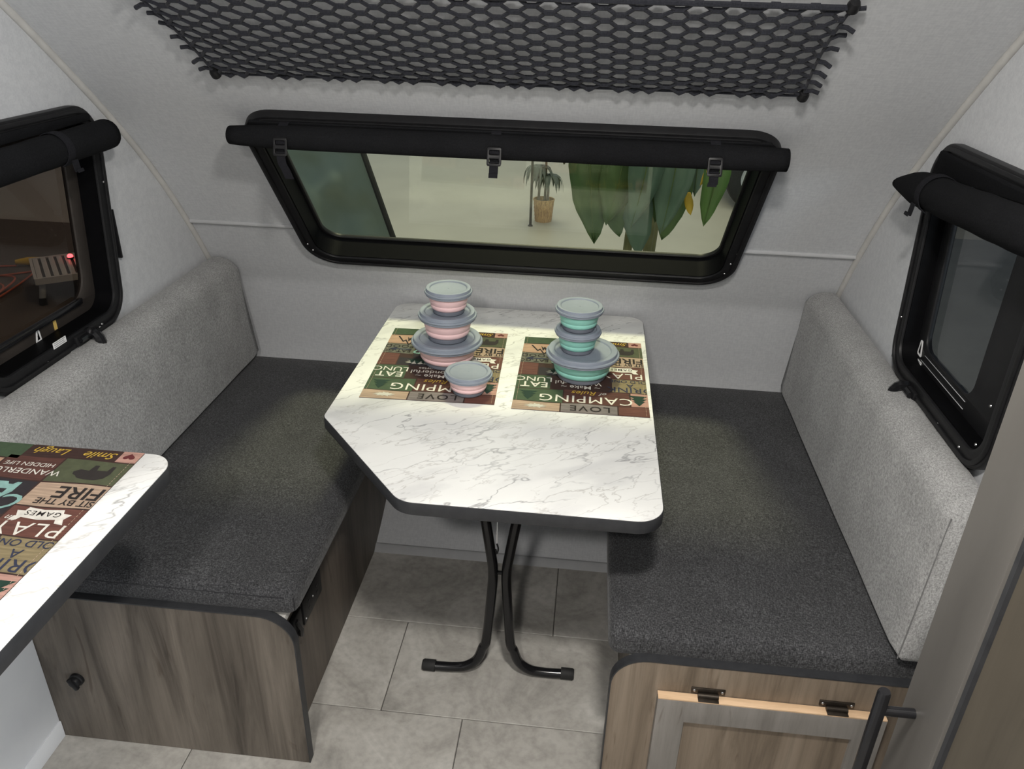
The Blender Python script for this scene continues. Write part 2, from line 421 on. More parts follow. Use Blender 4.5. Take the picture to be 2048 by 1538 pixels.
upper = [(prof_y(ZT), ZT)]+[p for p in PD if p[1] > ZT+1e-4 and p[1] < 1.45]
top = [p for p in PD if p[1] >= 1.42]
low0 = [p for p in lower if p[1] < .72]; low1 = [p for p in lower if p[1] >= .715]
sheet('wall_front', low0+densify(low1)[0:], M['wall'])
sheet('ceiling', densify(upper)+[p for p in top if p[1] > upper[-1][1]], M['wall'])
# side walls: silhouette with window hole (and the entry door hole on the right)
sil = [(y, z) for y, z in PD]+[(-2.7, 0)]
shole = inset(SOUT, .014)
door = [(-2.45, .02), (-1.78, .02), (-1.78, 1.85), (-2.45, 1.85)]
tag(plate('wall_left', [sil, shole], -.02, 0, M['wall'], None, Matrix.Translation((XL, 0, 0)) @ FLAT_X), kind='structure')
tag(plate('wall_right', [sil, shole, door], 0, .02, M['wall'], None, Matrix.Translation((XR, 0, 0)) @ FLAT_X), kind='structure')
tag(box('wall_rear', XL, XR, -2.72, -2.70, 0, 2.14, M['wall']), kind='structure')
# floor with separate tiles
fl = tag(box('floor', XL, XR, -2.7, .42, -.03, -.006, M['grout'], bev=0), kind='structure')
tile_meshes = {}
def floor_tile(x0, x1, y0, y1):
    g = .0011
    key = (round(x1-x0, 3), round(y1-y0, 3))
    if key not in tile_meshes:
        bm = add_box(bmesh.new(), -(key[0]/2-g), key[0]/2-g, -(key[1]/2-g), key[1]/2-g, -.0055, 0, .0012, 1)
        bmesh.ops.recalc_face_normals(bm, faces=bm.faces)
        me = bpy.data.meshes.new('floor_tile'); bm.to_mesh(me); bm.free(); me.materials.append(M['tile']); tile_meshes[key] = me
    o = bpy.data.objects.new('floor_tile', tile_meshes[key]); COL.objects.link(o); o.parent = fl
    o.location = ((x0+x1)/2, (y0+y1)/2, 0)
joint = .1837
for r in range(7):
    y1 = .4195-.305*r; y0 = y1-.305
    off = joint+.2035*r
    xs = [XL]
    k = math.ceil((XL-off)/.61)
    x = off+k*.61
    while x < XR-.002:
        if x > XL+.002: xs.append(x)
        x += .61
    xs.append(XR)
    for a, b in zip(xs[:-1], xs[1:]): floor_tile(a, b, y0, y1)
tag(box('floor_rear', XL, XR, -2.7, -1.716, -.006, 0, M['tile'], bev=0), kind='structure')
# trims
yt = prof_y(ZT)
tr = tube('trim_1', [(XL+.002, yt-.002, ZT), (-.60, yt-.002, ZT)], .0065, M['pipe'], n=10); tag(tr, kind='structure')
tr = tube('trim_2', [(.61, yt-.002, ZT), (XR-.002, yt-.002, ZT)], .0065, M['pipe'], n=10); tag(tr, kind='structure')
seam = [(y, z) for y, z in PD if z > .79]
tag(tube('trim_3', [(XL+.003, y-.004, z-.002) for y, z in seam], .0085, M['pipe_cream'], n=10), kind='structure')
tag(tube('trim_4', [(XR-.003, y-.004, z-.002) for y, z in seam], .0085, M['pipe_cream'], n=10), kind='structure')
tag(box('baseboard_left', XL, XL+.008, -2.7, -.356, 0, .05, M['white'], bev=.002), kind='structure')
tag(box('trim_5', XL, XL+.004, -2.7, -.356, .05, .80, M['white'], bev=.001), kind='structure')
bb = [(-.3965, .398), (.31, .398), (.31, .425), (-.3965, .425)]
tag(plate('baseboard_front', [[(.399, 0), (.403, 0), (.430, .0135), (.426, .016), (.420, .0155)]], -.3965, .362, M['pipe'], None,
          Matrix(((0,0,1,0),(1,0,0,0),(0,1,0,0),(0,0,0,1)))), kind='structure')

# ---------------------------------------------------------------- windows
def window(idx, out, xf, ring, depth, pane_m, frit, proud=.018, hole=None, sash_m=None):
    hole = hole or inset(out, ring+frit)
    w = tag(empty('window_%d' % idx), kind='structure')
    plate('frame', [out, inset(out, ring)], -.03, proud, M['black'], w, xf, .004)
    plate('bead', [inset(out, .006), inset(out, .016)], proud-.002, proud+.004, M['black'], w, xf, .0015)
    inn = inset(out, ring-.002)
    plate('reveal', [inset(out, ring-.006), inset(out, ring+.003)], -depth-.01, proud-.006, M['reveal'], w, xf)
    plate('sash', [inset(out, ring-.003), hole], -depth-.012, -depth, sash_m or M['black'], w, xf, .002)
    plate('pane', [inset(hole, -.005)], -depth-.009, -depth-.004, pane_m, w, xf)
    return w
w1 = window(1, FOUT, FW, .036, .046, M['pane_front'], .010)
XFL = Matrix.Translation((XL, 0, 0)) @ FLAT_X
XFR = Matrix(((0,0,-1,XR),(1,0,0,0),(0,1,0,0),(0,0,0,1)))
M['smoke'] = mottled('smoked_sash', (.034, .029, .026), (.042, .036, .032), 20, .35, spec=.3)
HL = fillet([(-.235, .916), (.126, .916), (.168, 1.28), (-.235, 1.28)], .06, 10)
HR = fillet([(-.112, .920), (.128, .920), (.172, 1.27), (-.112, 1.27)], .034, 10)
w2 = window(2, SOUT, XFL, .036, .030, M['pane_left'], .045, hole=HL, sash_m=M['smoke'])
w3 = window(3, SOUT, XFR, .036, .020, M['pane_right'], .052, hole=HR)
def add_plane_box(bm, xf, a, b, c, d, z0, z1, bev=.001):
    t = add_box(bmesh.new(), a, b, c, d, z0, z1, bev)
    for v in t.verts: v.co = xf @ v.co
    me = bpy.data.meshes.new('t'); t.to_mesh(me); t.free(); bm.from_mesh(me); bpy.data.meshes.remove(me); return bm
def pbox(name, xf, a, b, c, d, z0, z1, mat, parent, bev=.001):
    return done(add_plane_box(bmesh.new(), xf, a, b, c, d, z0, z1, bev), name, mat, parent, True)
def latch_set(w, xf, cy, z):
    """folding sash latch on the lower frame; local x = along wall, y = up, z = into the cabin"""
    h = pbox('latch_base', xf, cy-.035, cy+.03, z-.012, z+.012, .016, .026, M['black'], w, .003)
    bm = bmesh.new()
    pts = [xf @ Vector((cy+.012, z-.022+.03*math.sin(t), .03+.022*math.cos(t))) for t in [k*PI/8-.2 for k in range(9)]]
    add_tube(bm, pts, .0115, 8); done(bm, 'latch_lever', M['black_gloss'], w, True)
    bm = bmesh.new(); add_tube(bm, [xf @ Vector((cy-.03, z+.004, .03)), xf @ Vector((cy+.02, z+.004, .03))], .007, 8)
    done(bm, 'latch_pin', M['black_gloss'], w, True)
def sticker(w, xf, a, b, c, d, z0, lines=3):
    s = pbox('sticker', xf, a, b, c, d, z0, z0+.0008, M['sticker'], w, 0)
    bm = bmesh.new()
    for k in range(lines):
        yy = c+(d-c)*(k+.6)/(lines+.4)
        add_plane_box(bm, xf, a+(b-a)*.08, b-(b-a)*(.08+.1*(k % 2)), yy, yy+(d-c)*.10, z0+.0008, z0+.0010, 0)
    done(bm, 'print_lines', M['sticker_ink'], s)
def mark(w, xf, cx, cz, h, z0):
    """pale slanted A-shaped outline printed on the pane"""
    o = [(cx-.30*h, cz), (cx+.38*h, cz+.06*h), (cx+.30*h, cz+h*.98), (cx+.02*h, cz+h)]
    plate('printed_mark', [fillet(o, h*.10, 3), inset(fillet(o, h*.06, 3), h*.15)], z0, z0+.0008, M['sticker'], w, xf)
def screws(w, xf, pts, z):
    for (a, b) in pts:
        bm = bmesh.new(); t = add_lathe(bmesh.new(), [(0, .0022), (.0022, .0018), (.003, 0)], 10)
        for v in t.verts: v.co = xf @ (v.co+Vector((a, b, z)))
        me = bpy.data.meshes.new('screw'); t.to_mesh(me); t.free(); link('screw', me, M['screw'], w, True)
def tabs(w, xf, pts, z0, z1):
    for (a, b, c, d) in pts: pbox('clip_tab', xf, a, b, c, d, z0, z1, M['black'], w, .0015)
# left window details (local x = world y)
latch_set(w2, XFL, .020, .862)
sticker(w2, XFL, -.085, -.040, .876, .890, .019); sticker(w2, XFL, -.035, .000, .842, .852, .019)
mark(w2, XFL, -.062, .879, .030, -.0300); pbox('amber_label', XFL, -.004, .006, .884, .906, -.0300, -.0292, mottled('amber_label', (.55,.38,.10),(.6,.42,.13),60,.5), w2, 0)
pbox('pane_rail_or_glint', XFL, -.20, .10, .910, .924, -.030, -.020, M['black_gloss'], w2, .002)
screws(w2, XFL, [(.085, .858), (.095, .862), (-.11, .857), (.215, 1.17), (.206, 1.0)], .018)
tabs(w2, XFL, [(-.09, -.02, .833, .842), (.232, .238, .98, 1.10), (.07, .12, .836, .843)], 0, .014)
# right window details
latch_set(w3, XFR, .050, .852)
sticker(w3, XFR, .122, .148, .878, .888, -.0200, 2); sticker(w3, XFR, -.045, .005, .846, .853, .019, 2)
mark(w3, XFR, .142, .895, .036, -.0200)
pbox('pane_rail_or_glint', XFR, -.10, .115, .908, .9095, -.020, -.0185, M['glint'], w3, .001)  # pale strip painted in for light reflected along the sash
pbox('pane_rail_or_glint', XFR, -.10, .128, .892, .8935, -.020, -.0185, M['glint'], w3, .001)  # second painted reflection line, below the first
screws(w3, XFR, [(.195, .965), (-.20, .865), (-.25, .90), (-.255, .98), (.07, .853), (-.10, .857)], .018)
tabs(w3, XFR, [(.185, .203, .865, .90), (.226, .232, 1.06, 1.12), (.215, .221, .95, 1.0), (.06, .16, .834, .843), (-.12, -.04, .834, .843)], 0, .014)
# front window details (local x = world x, y = up the slope)
screws(w1, FW, [(-.592, .10), (-.585, .07), (.592, .12), (.585, .07), (.600, .17)], .018)
tabs(w1, FW, [(-.52, -.46, -.004, .008), (-.20, -.10, -.006, .006), (-.05, .03, -.004, .006), (.20, .34, -.003, .007), (.46, .53, -.005, .007)], .0, .013)
pbox('sticker', FW, -.03, .02, -.003, .006, .013, .0142, M['sticker'], w1, 0)

# rolled blinds ------------------------------------------------------------
def roll_mesh(p0, p1, r, flat0=0., flat1=0., seed=0, nl=40, n=20):
    bm = bmesh.new(); p0 = Vector(p0); p1 = Vector(p1); ax = (p1-p0).normalized()
    up = Vector((0, 0, 1)); up = (up-ax*up.dot(ax)).normalized(); sd = ax.cross(up); rings = []
    for i in range(nl+1):
        t = i/nl; c = p0.lerp(p1, t); ring = []
        sq = 1.0
        if t < .16: sq = min(sq, 1-flat0*(1-t/.16)**2)
        if t > .84: sq = min(sq, 1-flat1*((t-.84)/.16)**2)
        for j in range(n):
            a = 2*PI*j/n; rr = r*(1+.05*noise.noise(Vector((t*9+seed, math.cos(a)*1.2, math.sin(a)*1.2))))
            ring.append(bm.verts.new(c+rr*(math.cos(a)*sq*up+math.sin(a)*sd)))
        rings.append(ring)
    for a, b in zip(rings[:-1], rings[1:]):
        for j in range(n): bm.faces.new((a[j], a[(j+1) % n], b[(j+1) % n], b[j]))
    # spiral-looking ends: step inwards
    for ring, c, s in ((rings[0], p0, 1), (rings[-1], p1, -1)):
        prev = ring
        for f, dz in ((.86, 0), (.80, .006), (.45, .006), (.40, 0)):
            cur = [bm.verts.new(c+(v.co-c)*f+ax*s*dz) for v in ring]
            for j in range(n): bm.faces.new((prev[j], prev[(j+1) % n], cur[(j+1) % n], cur[j]))
            prev = cur
        bm.faces.new(prev)
    return bm
def strap(parent, c, ax, sd, up, r, tail, buckle=True, tail_lean=0.):
    """webbing loop round a roll at c: ax along the roll, sd towards cabin, up upwards"""
    bm = bmesh.new(); hw = .011; n = 28; prof = []
    for j in range(n+1):
        a = -PI*.30+(2*PI*.80)*j/n
        prof.append(c+(r+.002)*(math.cos(a-.2)*sd+math.sin(a-.2)*up))
    rows = [[bm.verts.new(p+ax*s*hw) for s in (-1, 1)] for p in prof]
    rows2 = [[bm.verts.new(c+(p-c)*(1+.0016/r)+ax*s*hw) for s in (-1, 1)] for p in prof]
    for i in range(n):
        for R in (rows, rows2): bm.faces.new((R[i][0], R[i][1], R[i+1][1], R[i+1][0]))
        for s in (0, 1): bm.faces.new((rows[i][s], rows2[i][s], rows2[i+1][s], rows[i+1][s]))
    s = done(bm, 'strap', M['webbing'], parent, True)
    bc = c+sd*(r+.003)-up*.006
    if buckle:
        m = Matrix((ax, up, sd)).transposed().to_4x4(); m.translation = bc
        o = fillet([(-.016, -.020), (.016, -.020), (.016, .020), (-.016, .020)], .004, 3)
        plate('buckle', [o, fillet([(-.011, .004), (.011, .004), (.011, .014), (-.011, .014)], .002, 2), fillet([(-.011, -.014), (.011, -.014), (.011, -.004), (-.011, -.004)], .002, 2)], -.001, .006, M['black'], s, m, .001)
    bm = bmesh.new(); pts = [bc-up*.012+sd*.001, bc-up*.035+sd*.004-ax*tail_lean*.2, bc-up*(.02+tail*.6)+sd*.008-ax*tail_lean*.6, bc-up*(.02+tail)+sd*.010-ax*tail_lean]
    pts = smooth_path(pts, 4); R = []
    for p in pts: R.append([bm.verts.new(p+ax*q*hw*.9+sd*w) for w in (0, .0016) for q in (-1, 1)])
    for a, b in zip(R[:-1], R[1:]):
        for i, j in ((0, 1), (1, 3), (3, 2), (2, 0)): bm.faces.new((a[i], a[j], b[j], b[i]))
    bm.faces.new((R[-1][0], R[-1][1], R[-1][3], R[-1][2])); bm.faces.new((R[0][0], R[0][1], R[0][3], R[0][2]))
    done(bm, 'strap_tail', M['webbing'], s, True)
    return s
# front blind
bl = tag(empty('rolled_blind', (0, .30, 1.30)), 'wide rolled-up black cloth blind across the top of the front window with three buckled straps', 'blind', 'rolled window blinds')
def place(o, p):  # parent while keeping world coordinates
    for c in list(p.children):
        if c is o: pass
FR = .0275; fs = .590
fc = WB+wd*fs+wn*(.022+FR)
def rel(parent, o): o.matrix_parent_inverse = Matrix.Translation(-parent.location)
def fixup(p):
    for c in p.children: c.matrix_parent_inverse = Matrix.Translation(p.location).inverted()
done(roll_mesh((-.622, fc.y, fc.z-.002), (.617, fc.y, fc.z-.002), FR, .25, .12, 2, 60), 'roll', M['blind'], bl, 'all')
me = plate_mesh([fillet([(-.585, .575), (.585, .575), (.585, .606), (-.585, .606)], .008, 3)], .018, .026, .002); me.transform(FW)
link('header_flap', me, M['blind'], bl, True)
axx = Vector((1, 0, 0))
for x, tl, ln in ((-.495, .045, -.024), (-.013, .022, .0), (.462, .018, .004)):
    strap(bl, Vector((x, fc.y, fc.z)), axx, (wn*.8+Vector((0, -.5, .15))).normalized(), Vector((0, .25, 1)).normalized(), FR, tl, True, ln)
fixup(bl)
def side_blind(xc, y0, y1, z0, z1, r, sx, label, f0, f1, sy):
    b = tag(empty('rolled_blind', (xc, (y0+y1)/2, z0)), label, 'blind', 'rolled window blinds')
    done(roll_mesh((xc, y1, z1), (xc, y0, z0), r, f1, f0, 5, 30), 'roll', M['blind'], b, 'all')
    xf = XFL if sx > 0 else XFR
    me = plate_mesh([fillet([(y0+.03, z0+.028), (.205, z1+.028), (.205, 1.326), (y0+.03, 1.326)], .01, 3)], .018, .025, .002); me.transform(xf)
    link('header_flap', me, M['blind'], b, True)
    s = strap(b, Vector((xc, sy, z0+(z1-z0)*(sy-y0)/(y1-y0))), Vector((0, 1, 0)), Vector((sx, 0, 0)), Vector((0, 0, 1)), r, .016, False)
    fixup(b)
side_blind(XL+.055, -.36, .208, 1.274, 1.281, .032, 1, 'rolled-up black cloth blind at the top of the left side window', 0., 0., .02)
side_blind(XR-.055, -.36, .240, 1.290, 1.248, .035, -1, 'rolled-up black cloth blind with a pinched end at the right side window', 0., .52, .09)

# ---------------------------------------------------------------- cargo net under the ceiling
def build_net():
    t = tag(empty('cargo_net', (0, .08, 1.5)), 'black stretchy mesh cargo net strung across the ceiling above the front window', 'net')
    BLc, BRc = Vector((-.596, .172, 1.428)), Vector((.604, .172, 1.428))
    TLc, TRc = Vector((-.648, -.024, 1.590)), Vector((.612, -.024, 1.590))
    nin = Vector((0, -.637, -.771))
    def P(u, v, off=0.):
        p = BLc.lerp(BRc, u).lerp(TLc.lerp(TRc, u), v)
        pin = .010*math.sin(PI*v)*(1 if u < .5 else -1)*max(0, abs(u-.5)*2-.8)*5
        sag = .007*math.sin(PI*min(1, max(0, v)))**.7*min(1, 8*min(max(u, 0), max(1-u, 0))+.15)
        p = p+nin*(.008+sag+off)+Vector((pin, 0, 0))
        p.z -= .006*math.sin(PI*u)*(1-v)*.0
        return p
    bm = bmesh.new(); nc, nr = 20, 16; w = 1/nc; h = 1/nr; kx = .10*w; rnd = random.Random(3)
    jit = {}
    def knot(i2, j, s):   # i2 = half-column index
        if (i2, j) not in jit: jit[(i2, j)] = (rnd.uniform(-.05, .05)*w, rnd.uniform(-.07, .07)*h)
        dx, dv = jit[(i2, j)]
        return (min(1, max(0, i2*w/2+dx+s*kx)), min(1, max(0, j*h+dv)))
    def strand(a, b, r=.0036):
        q = [P(a[0]+(b[0]-a[0])*k/2, a[1]+(b[1]-a[1])*k/2) for k in range(3)]
        add_tube(bm, q, r, 6)
    for j in range(nr+1):
        for i2 in range(j % 2, 2*nc+1, 2):
            strand(knot(i2, j, -1.25), knot(i2, j, 1.25), .0050)
            if j < nr:
                if i2 > 0: strand(knot(i2, j, -1), knot(i2-1, j+1, 1))
                if i2 < 2*nc: strand(knot(i2, j, 1), knot(i2+1, j+1, -1))
    done(bm, 'netting', M['net'], t, True)
    bm = bmesh.new()   # cut strand ends that stick out past the side cords, loops along the lower cord
    for j in range(1, nr, 2):
        for u, s in ((0, -1), (1, 1)):
            p = P(u, j*h); q = p+Vector((s*.026, rnd.uniform(-.006, .006), rnd.uniform(-.010, .010)))
            add_tube(bm, [p, (p+q)/2+Vector((0, 0, .003)), q], .0042, 6)
    for i2 in range(0, 2*nc+1):
        p = P(i2*w/2, 0)
        if i2 % 4 != 3: add_tube(bm, [p+Vector((-.009, 0, 0)), p+Vector((0, .003, -.005)), p+Vector((.009, 0, 0))], .0042, 6)
    tag(done(bm, 'strand_ends', M['net'], t, True), kind='stuff')
    for nm, pts in (('bottom_cord', [P(k/40, 0) for k in range(41)]), ('top_cord', [P(k/40, 1, .002) for k in range(41)]),
                    ('side_cord', [P(0, k/12) for k in range(13)]), ('side_cord', [P(1, k/12) for k in range(13)])):
        tube(nm, pts, .0028 if nm != 'top_cord' else .005, M['net'], t, 6)
    for u, v in ((0, 0), (1, 0), (0, 1), (1, 1)):
        p = P(u, v); lathe('anchor_knob', [(0, .014), (.008, .012), (.011, .005), (.011, -.006), (0, -.008)], M['black'], t, 16, p, (.85, 0, 0))
    fixup(t)
build_net()

# ---------------------------------------------------------------- benches, cushions
def t_path(x0, x1, z1, rad, z_in, side):
    """rounded corner panel outline (x, z); side=+1 rounds the right top corner"""
    if side > 0: return fillet([(x0, z_in), (x1, z_in), (x1, z1), (x0, z1)], [0, 0, rad, 0], 10)
    return fillet([(x0, z_in), (x1, z_in), (x1, z1), (x0, z1)], [0, 0, 0, rad], 10)
def bench_left():
    b = tag(empty('bench_base', (-.66, 0, 0)), 'weathered oak bench base on the left with black edging and a turn latch', 'bench', 'dinette bench bases')
    yf = -.3551
    o = t_path(XL+.002, -.3463, .432, .075, 0.001, 1)
    plate('front_panel', [o], 0, .018, M['wood'], b, Matrix.Translation((0, yf+.018, 0)) @ FLAT_Y)
    # T-moulding along top and right edge
    edge_loop = [p for p in o]
    outer = t_path(XL+.002, -.3443, .4345, .077, 0.001, 1)
    strip = outer[1:] if False else None
    ol = fillet([(-.3443, .001), (-.3443, .4350), (XL+.002, .4350), (XL+.002, .4318), (-.3466, .4318), (-.3466, .001)], [0, .077, 0, 0, .0745, 0], 10)
    plate('edge_moulding', [ol], -.001, .021, M['edge'], b, Matrix.Translation((0, yf+.020, 0)) @ FLAT_Y)
    # side panel follows the nose wall
    pts = [(yf+.02, .001), (.398, .001)]
    pts += [(y-.004, z) for y, z in PD if .02 < z < .405]+[(prof_y(.405)-.004, .405), (yf+.02, .405)]
    plate('side_panel', [pts], -.016, 0, M['wood_x'], b, Matrix.Translation((-.3965, 0, 0)) @ FLAT_X)
    box('seat_board', XL+.003, -.368, yf+.022, .74, .402, .418, M['board'], b, .001)
    # turn latch low on the front
    k = lathe('turn_latch', [(0, .018), (.011, .017), (.0135, .013), (.0135, .008), (.016, .006), (.0165, 0)], M['black'], b, 24, (-.862, yf-.0005, .195), (PI/2, 0, 0))
    box('latch_wing', -.005, .005, -.0165, .0165, .012, .021, M['black'], k, .002, rot=(0, 0, .5))
    # outlet plate and catch on the aisle side
    op = box('outlet_plate', -.3965, -.390, -.190, -.066, .255, .325, M['black'], b, .002)
    for yy in (-.155, -.10):
        for zz in (.275, .295): box('outlet_slot', -.3902, -.3893, yy-.004, yy+.004, zz, zz+.006, M['black_gloss'], op, 0)
    screws(op, Matrix.Translation((-.390, 0, 0)) @ FLAT_X, [(-.128, .29), (-.18, .268)], 0)
    c = box('catch', -.3965, -.384, -.262, -.212, .268, .335, M['black'], b, .004)
    tube('catch_lever', [(-.384, -.250, .325), (-.376, -.245, .300), (-.380, -.238, .275)], .006, M['black_gloss'], c, 8)
    fixup(b)
bench_left()
def bench_right():
    b = tag(empty('bench_base', (.62, 0, 0)), 'warm oak bench base on the right with a hinged flap door in its end', 'bench', 'dinette bench bases')
    yf = -.3774
    plate('front_panel', [t_path(.3105, XR-.003, .437, .070, .001, -1)], 0, .018, M['wood_warm'], b, Matrix.Translation((0, yf+.018, 0)) @ FLAT_Y)
    ol = fillet([(.3085, .001), (.3108, .001), (.3108, .4368), (XR-.003, .4368), (XR-.003, .4400), (.3085, .4400)], [0, 0, .0685, 0, 0, .071], 10)
    plate('edge_moulding', [ol], -.001, .021, M['edge'], b, Matrix.Translation((0, yf+.020, 0)) @ FLAT_Y)
    pts = [(yf+.02, .001), (.398, .001)]+[(y-.004, z) for y, z in PD if .02 < z < .405]+[(prof_y(.405)-.004, .405), (yf+.02, .405)]
    plate('side_panel', [pts], 0, .016, M['wood_x'], b, Matrix.Translation((.362, 0, 0)) @ FLAT_X)
    box('seat_board', .345, XR-.003, yf+.022, .74, .402, .418, M['board'], b, .001)
    # flap door: grey frame, inset panel, bare top edge, two hinges
    xf = Matrix.Translation((0, yf-.0015, 0)) @ FLAT_Y
    d = plate('door', [[(.403, .055), (.838, .055), (.838, .362), (.403, .362)], [(.460, .112), (.783, .112), (.783, .305), (.460, .305)]], 0, .019, M['wood_grey'], b, xf, .0015)
    plate('door_panel', [[(.457, .109), (.786, .109), (.786, .308), (.457, .308)]], .003, .010, M['wood_warm'], d, xf)
    box('door_edge', .403, .838, yf-.0200, yf-.0015, .3625, .3660, M['bare'], d, .0005)
    for hx in (.500, .745):
        h = box('hinge', hx-.033, hx+.033, yf-.004, yf, .371, .384, M['bronze'], b, .001)
        tube('hinge_barrel', [(hx-.020, yf-.0085, .3705), (hx+.020, yf-.0085, .3705)], .0055, M['bronze'], h, 10)
        box('hinge_leaf', hx-.020, hx+.020, yf-.021, yf-.006, .3660, .3685, M['bronze'], h, .0008)
        screws(h, Matrix.Translation((0, yf-.004, 0)) @ FLAT_Y, [(hx-.027, .378), (hx+.027, .378)], 0)
    fixup(b)
bench_right()
def soft_box(x0, x1, y0, y1, z0, z1, r, bulge=.004, seg=4, cut=10):
    bm = add_box(bmesh.new(), x0, x1, y0, y1, z0, z1)
    bmesh.ops.bevel(bm, geom=list(bm.edges), offset=r, segments=seg, affect='EDGES', profile=.5)
    big = [e for e in bm.edges if e.calc_length() > .15]
    bmesh.ops.subdivide_edges(bm, edges=big, cuts=cut, use_grid_fill=True)
    c = Vector(((x0+x1)/2, (y0+y1)/2, (z0+z1)/2)); h = Vector(((x1-x0)/2, (y1-y0)/2, (z1-z0)/2))
    for v in bm.verts:
        d = v.co-c; a = Vector((d.x/h.x, d.y/h.y, d.z/h.z))
        wob = noise.noise(v.co*4.0)*bulge*.8
        if abs(a.z) > .98: v.co.z += math.copysign((1-a.x**4)*(1-a.y**4)*bulge+wob, a.z)*(1 if a.z > 0 else 0)
        elif abs(a.x) > .98: v.co.x += math.copysign((1-a.z**4)*(1-a.y**4)*bulge*.6, a.x)
        elif abs(a.y) > .98: v.co.y += math.copysign((1-a.z**4)*(1-a.x**4)*bulge*.6, a.y)
    return bm
def shear_to_wall(bm, ymax):
    """pull the far end of a cushion to the nose wall's slope"""
    for v in bm.verts:
        if v.co.y > ymax-.06: v.co.y = min(v.co.y, prof_y(max(.42, v.co.z))-.012)
    return bm
sc = tag(empty('seat_cushion', (-.64, .2, .42)), 'dark charcoal woven seat cushion on the left bench', 'cushion', 'bench seat cushions')
done(shear_to_wall(soft_box(XL+.004, -.340, -.337, .760, .4195, .488, .024, .005), .76), 'cushion_body', M['seat'], sc, 'all')
tube('seam', [(x, -.3375, .472) for x in [XL+.03+.019*k for k in range(30)]], .0012, M['seam'], sc, 6)
tube('seam', [(-.3465, -.330, .436), (-.3455, -.331, .450), (-.346, -.330, .468)], .0012, M['seam'], sc, 6)
fixup(sc)
sc = tag(empty('seat_cushion', (.62, .2, .42)), 'dark charcoal woven seat cushion on the right bench', 'cushion', 'bench seat cushions')
done(shear_to_wall(soft_box(.300, XR-.004, -.356, .760, .4195, .488, .022, .005), .76), 'cushion_body', M['seat'], sc, 'all')
tube('seam', [(x, -.3565, .466) for x in [.33+.019*k for k in range(30)]], .0012, M['seam'], sc, 6)
fixup(sc)
def back_cushion(xf_, xb_, label):
    sx = 1 if xf_ > xb_ else -1
    b = tag(empty('back_cushion', ((xf_+xb_)/2, .2, .49)), label, 'cushion', 'bench back cushions')
    # cross section in (x, z): slightly leaning front, softly rounded top
    sec = fillet([(xb_, .4975), (xf_, .4975), (xf_-sx*.012, .845), (xb_, .852)], [.008, .010, .045, .030], 6)
    bm = bmesh.new(); ny = 26; y0, y1 = -.374, .748; rings = []
    for k in range(ny+1):
        y = y0+(y1-y0)*k/ny; ring = []
        e = min(k, ny-k); sh = {0: .90, 1: .985}.get(e, 1.0)
        cx, cz = (xf_+xb_)/2, .675
        for (x, z) in sec:
            xx = cx+(x-cx)*(sh if e == 0 else 1); zz = cz+(z-cz)*((.985) if e == 0 else 1)
            yy = y+(0 if e else 0)
            yy = min(yy, prof_y(max(zz, .5))-.014) if k > ny-6 else yy
            bulge = .004*math.sin(PI*k/ny)*math.sin(PI*max(0, min(1, (z-.49)/.36)))
            if abs(x-xf_) < .02: xx += sx*bulge+sx*.0015*noise.noise(Vector((0, yy*6, zz*6)))
            ring.append(bm.verts.new((xx, yy, zz)))
        rings.append(ring)
    n = len(sec)
    for a, c in zip(rings[:-1], rings[1:]):
        for j in range(n): bm.faces.new((a[j], a[(j+1) % n], c[(j+1) % n], c[j]))
    bm.faces.new(rings[0]); bm.faces.new(rings[-1])
    for v in rings[0]: v.co.y += .0
    done(bm, 'cushion_body', M['back'], b, 'all')
    tube('seam', [(xf_-sx*(.0035+.012*(k/10)), -.372, .502+.032*k) for k in range(11)], .0013, M['back_seam'], b, 6)
    fixup(b)
back_cushion(-.8457, XL+.002, 'light grey chenille back cushion along the left wall')
back_cushion(.8274, XR-.002, 'light grey chenille back cushion along the right wall')

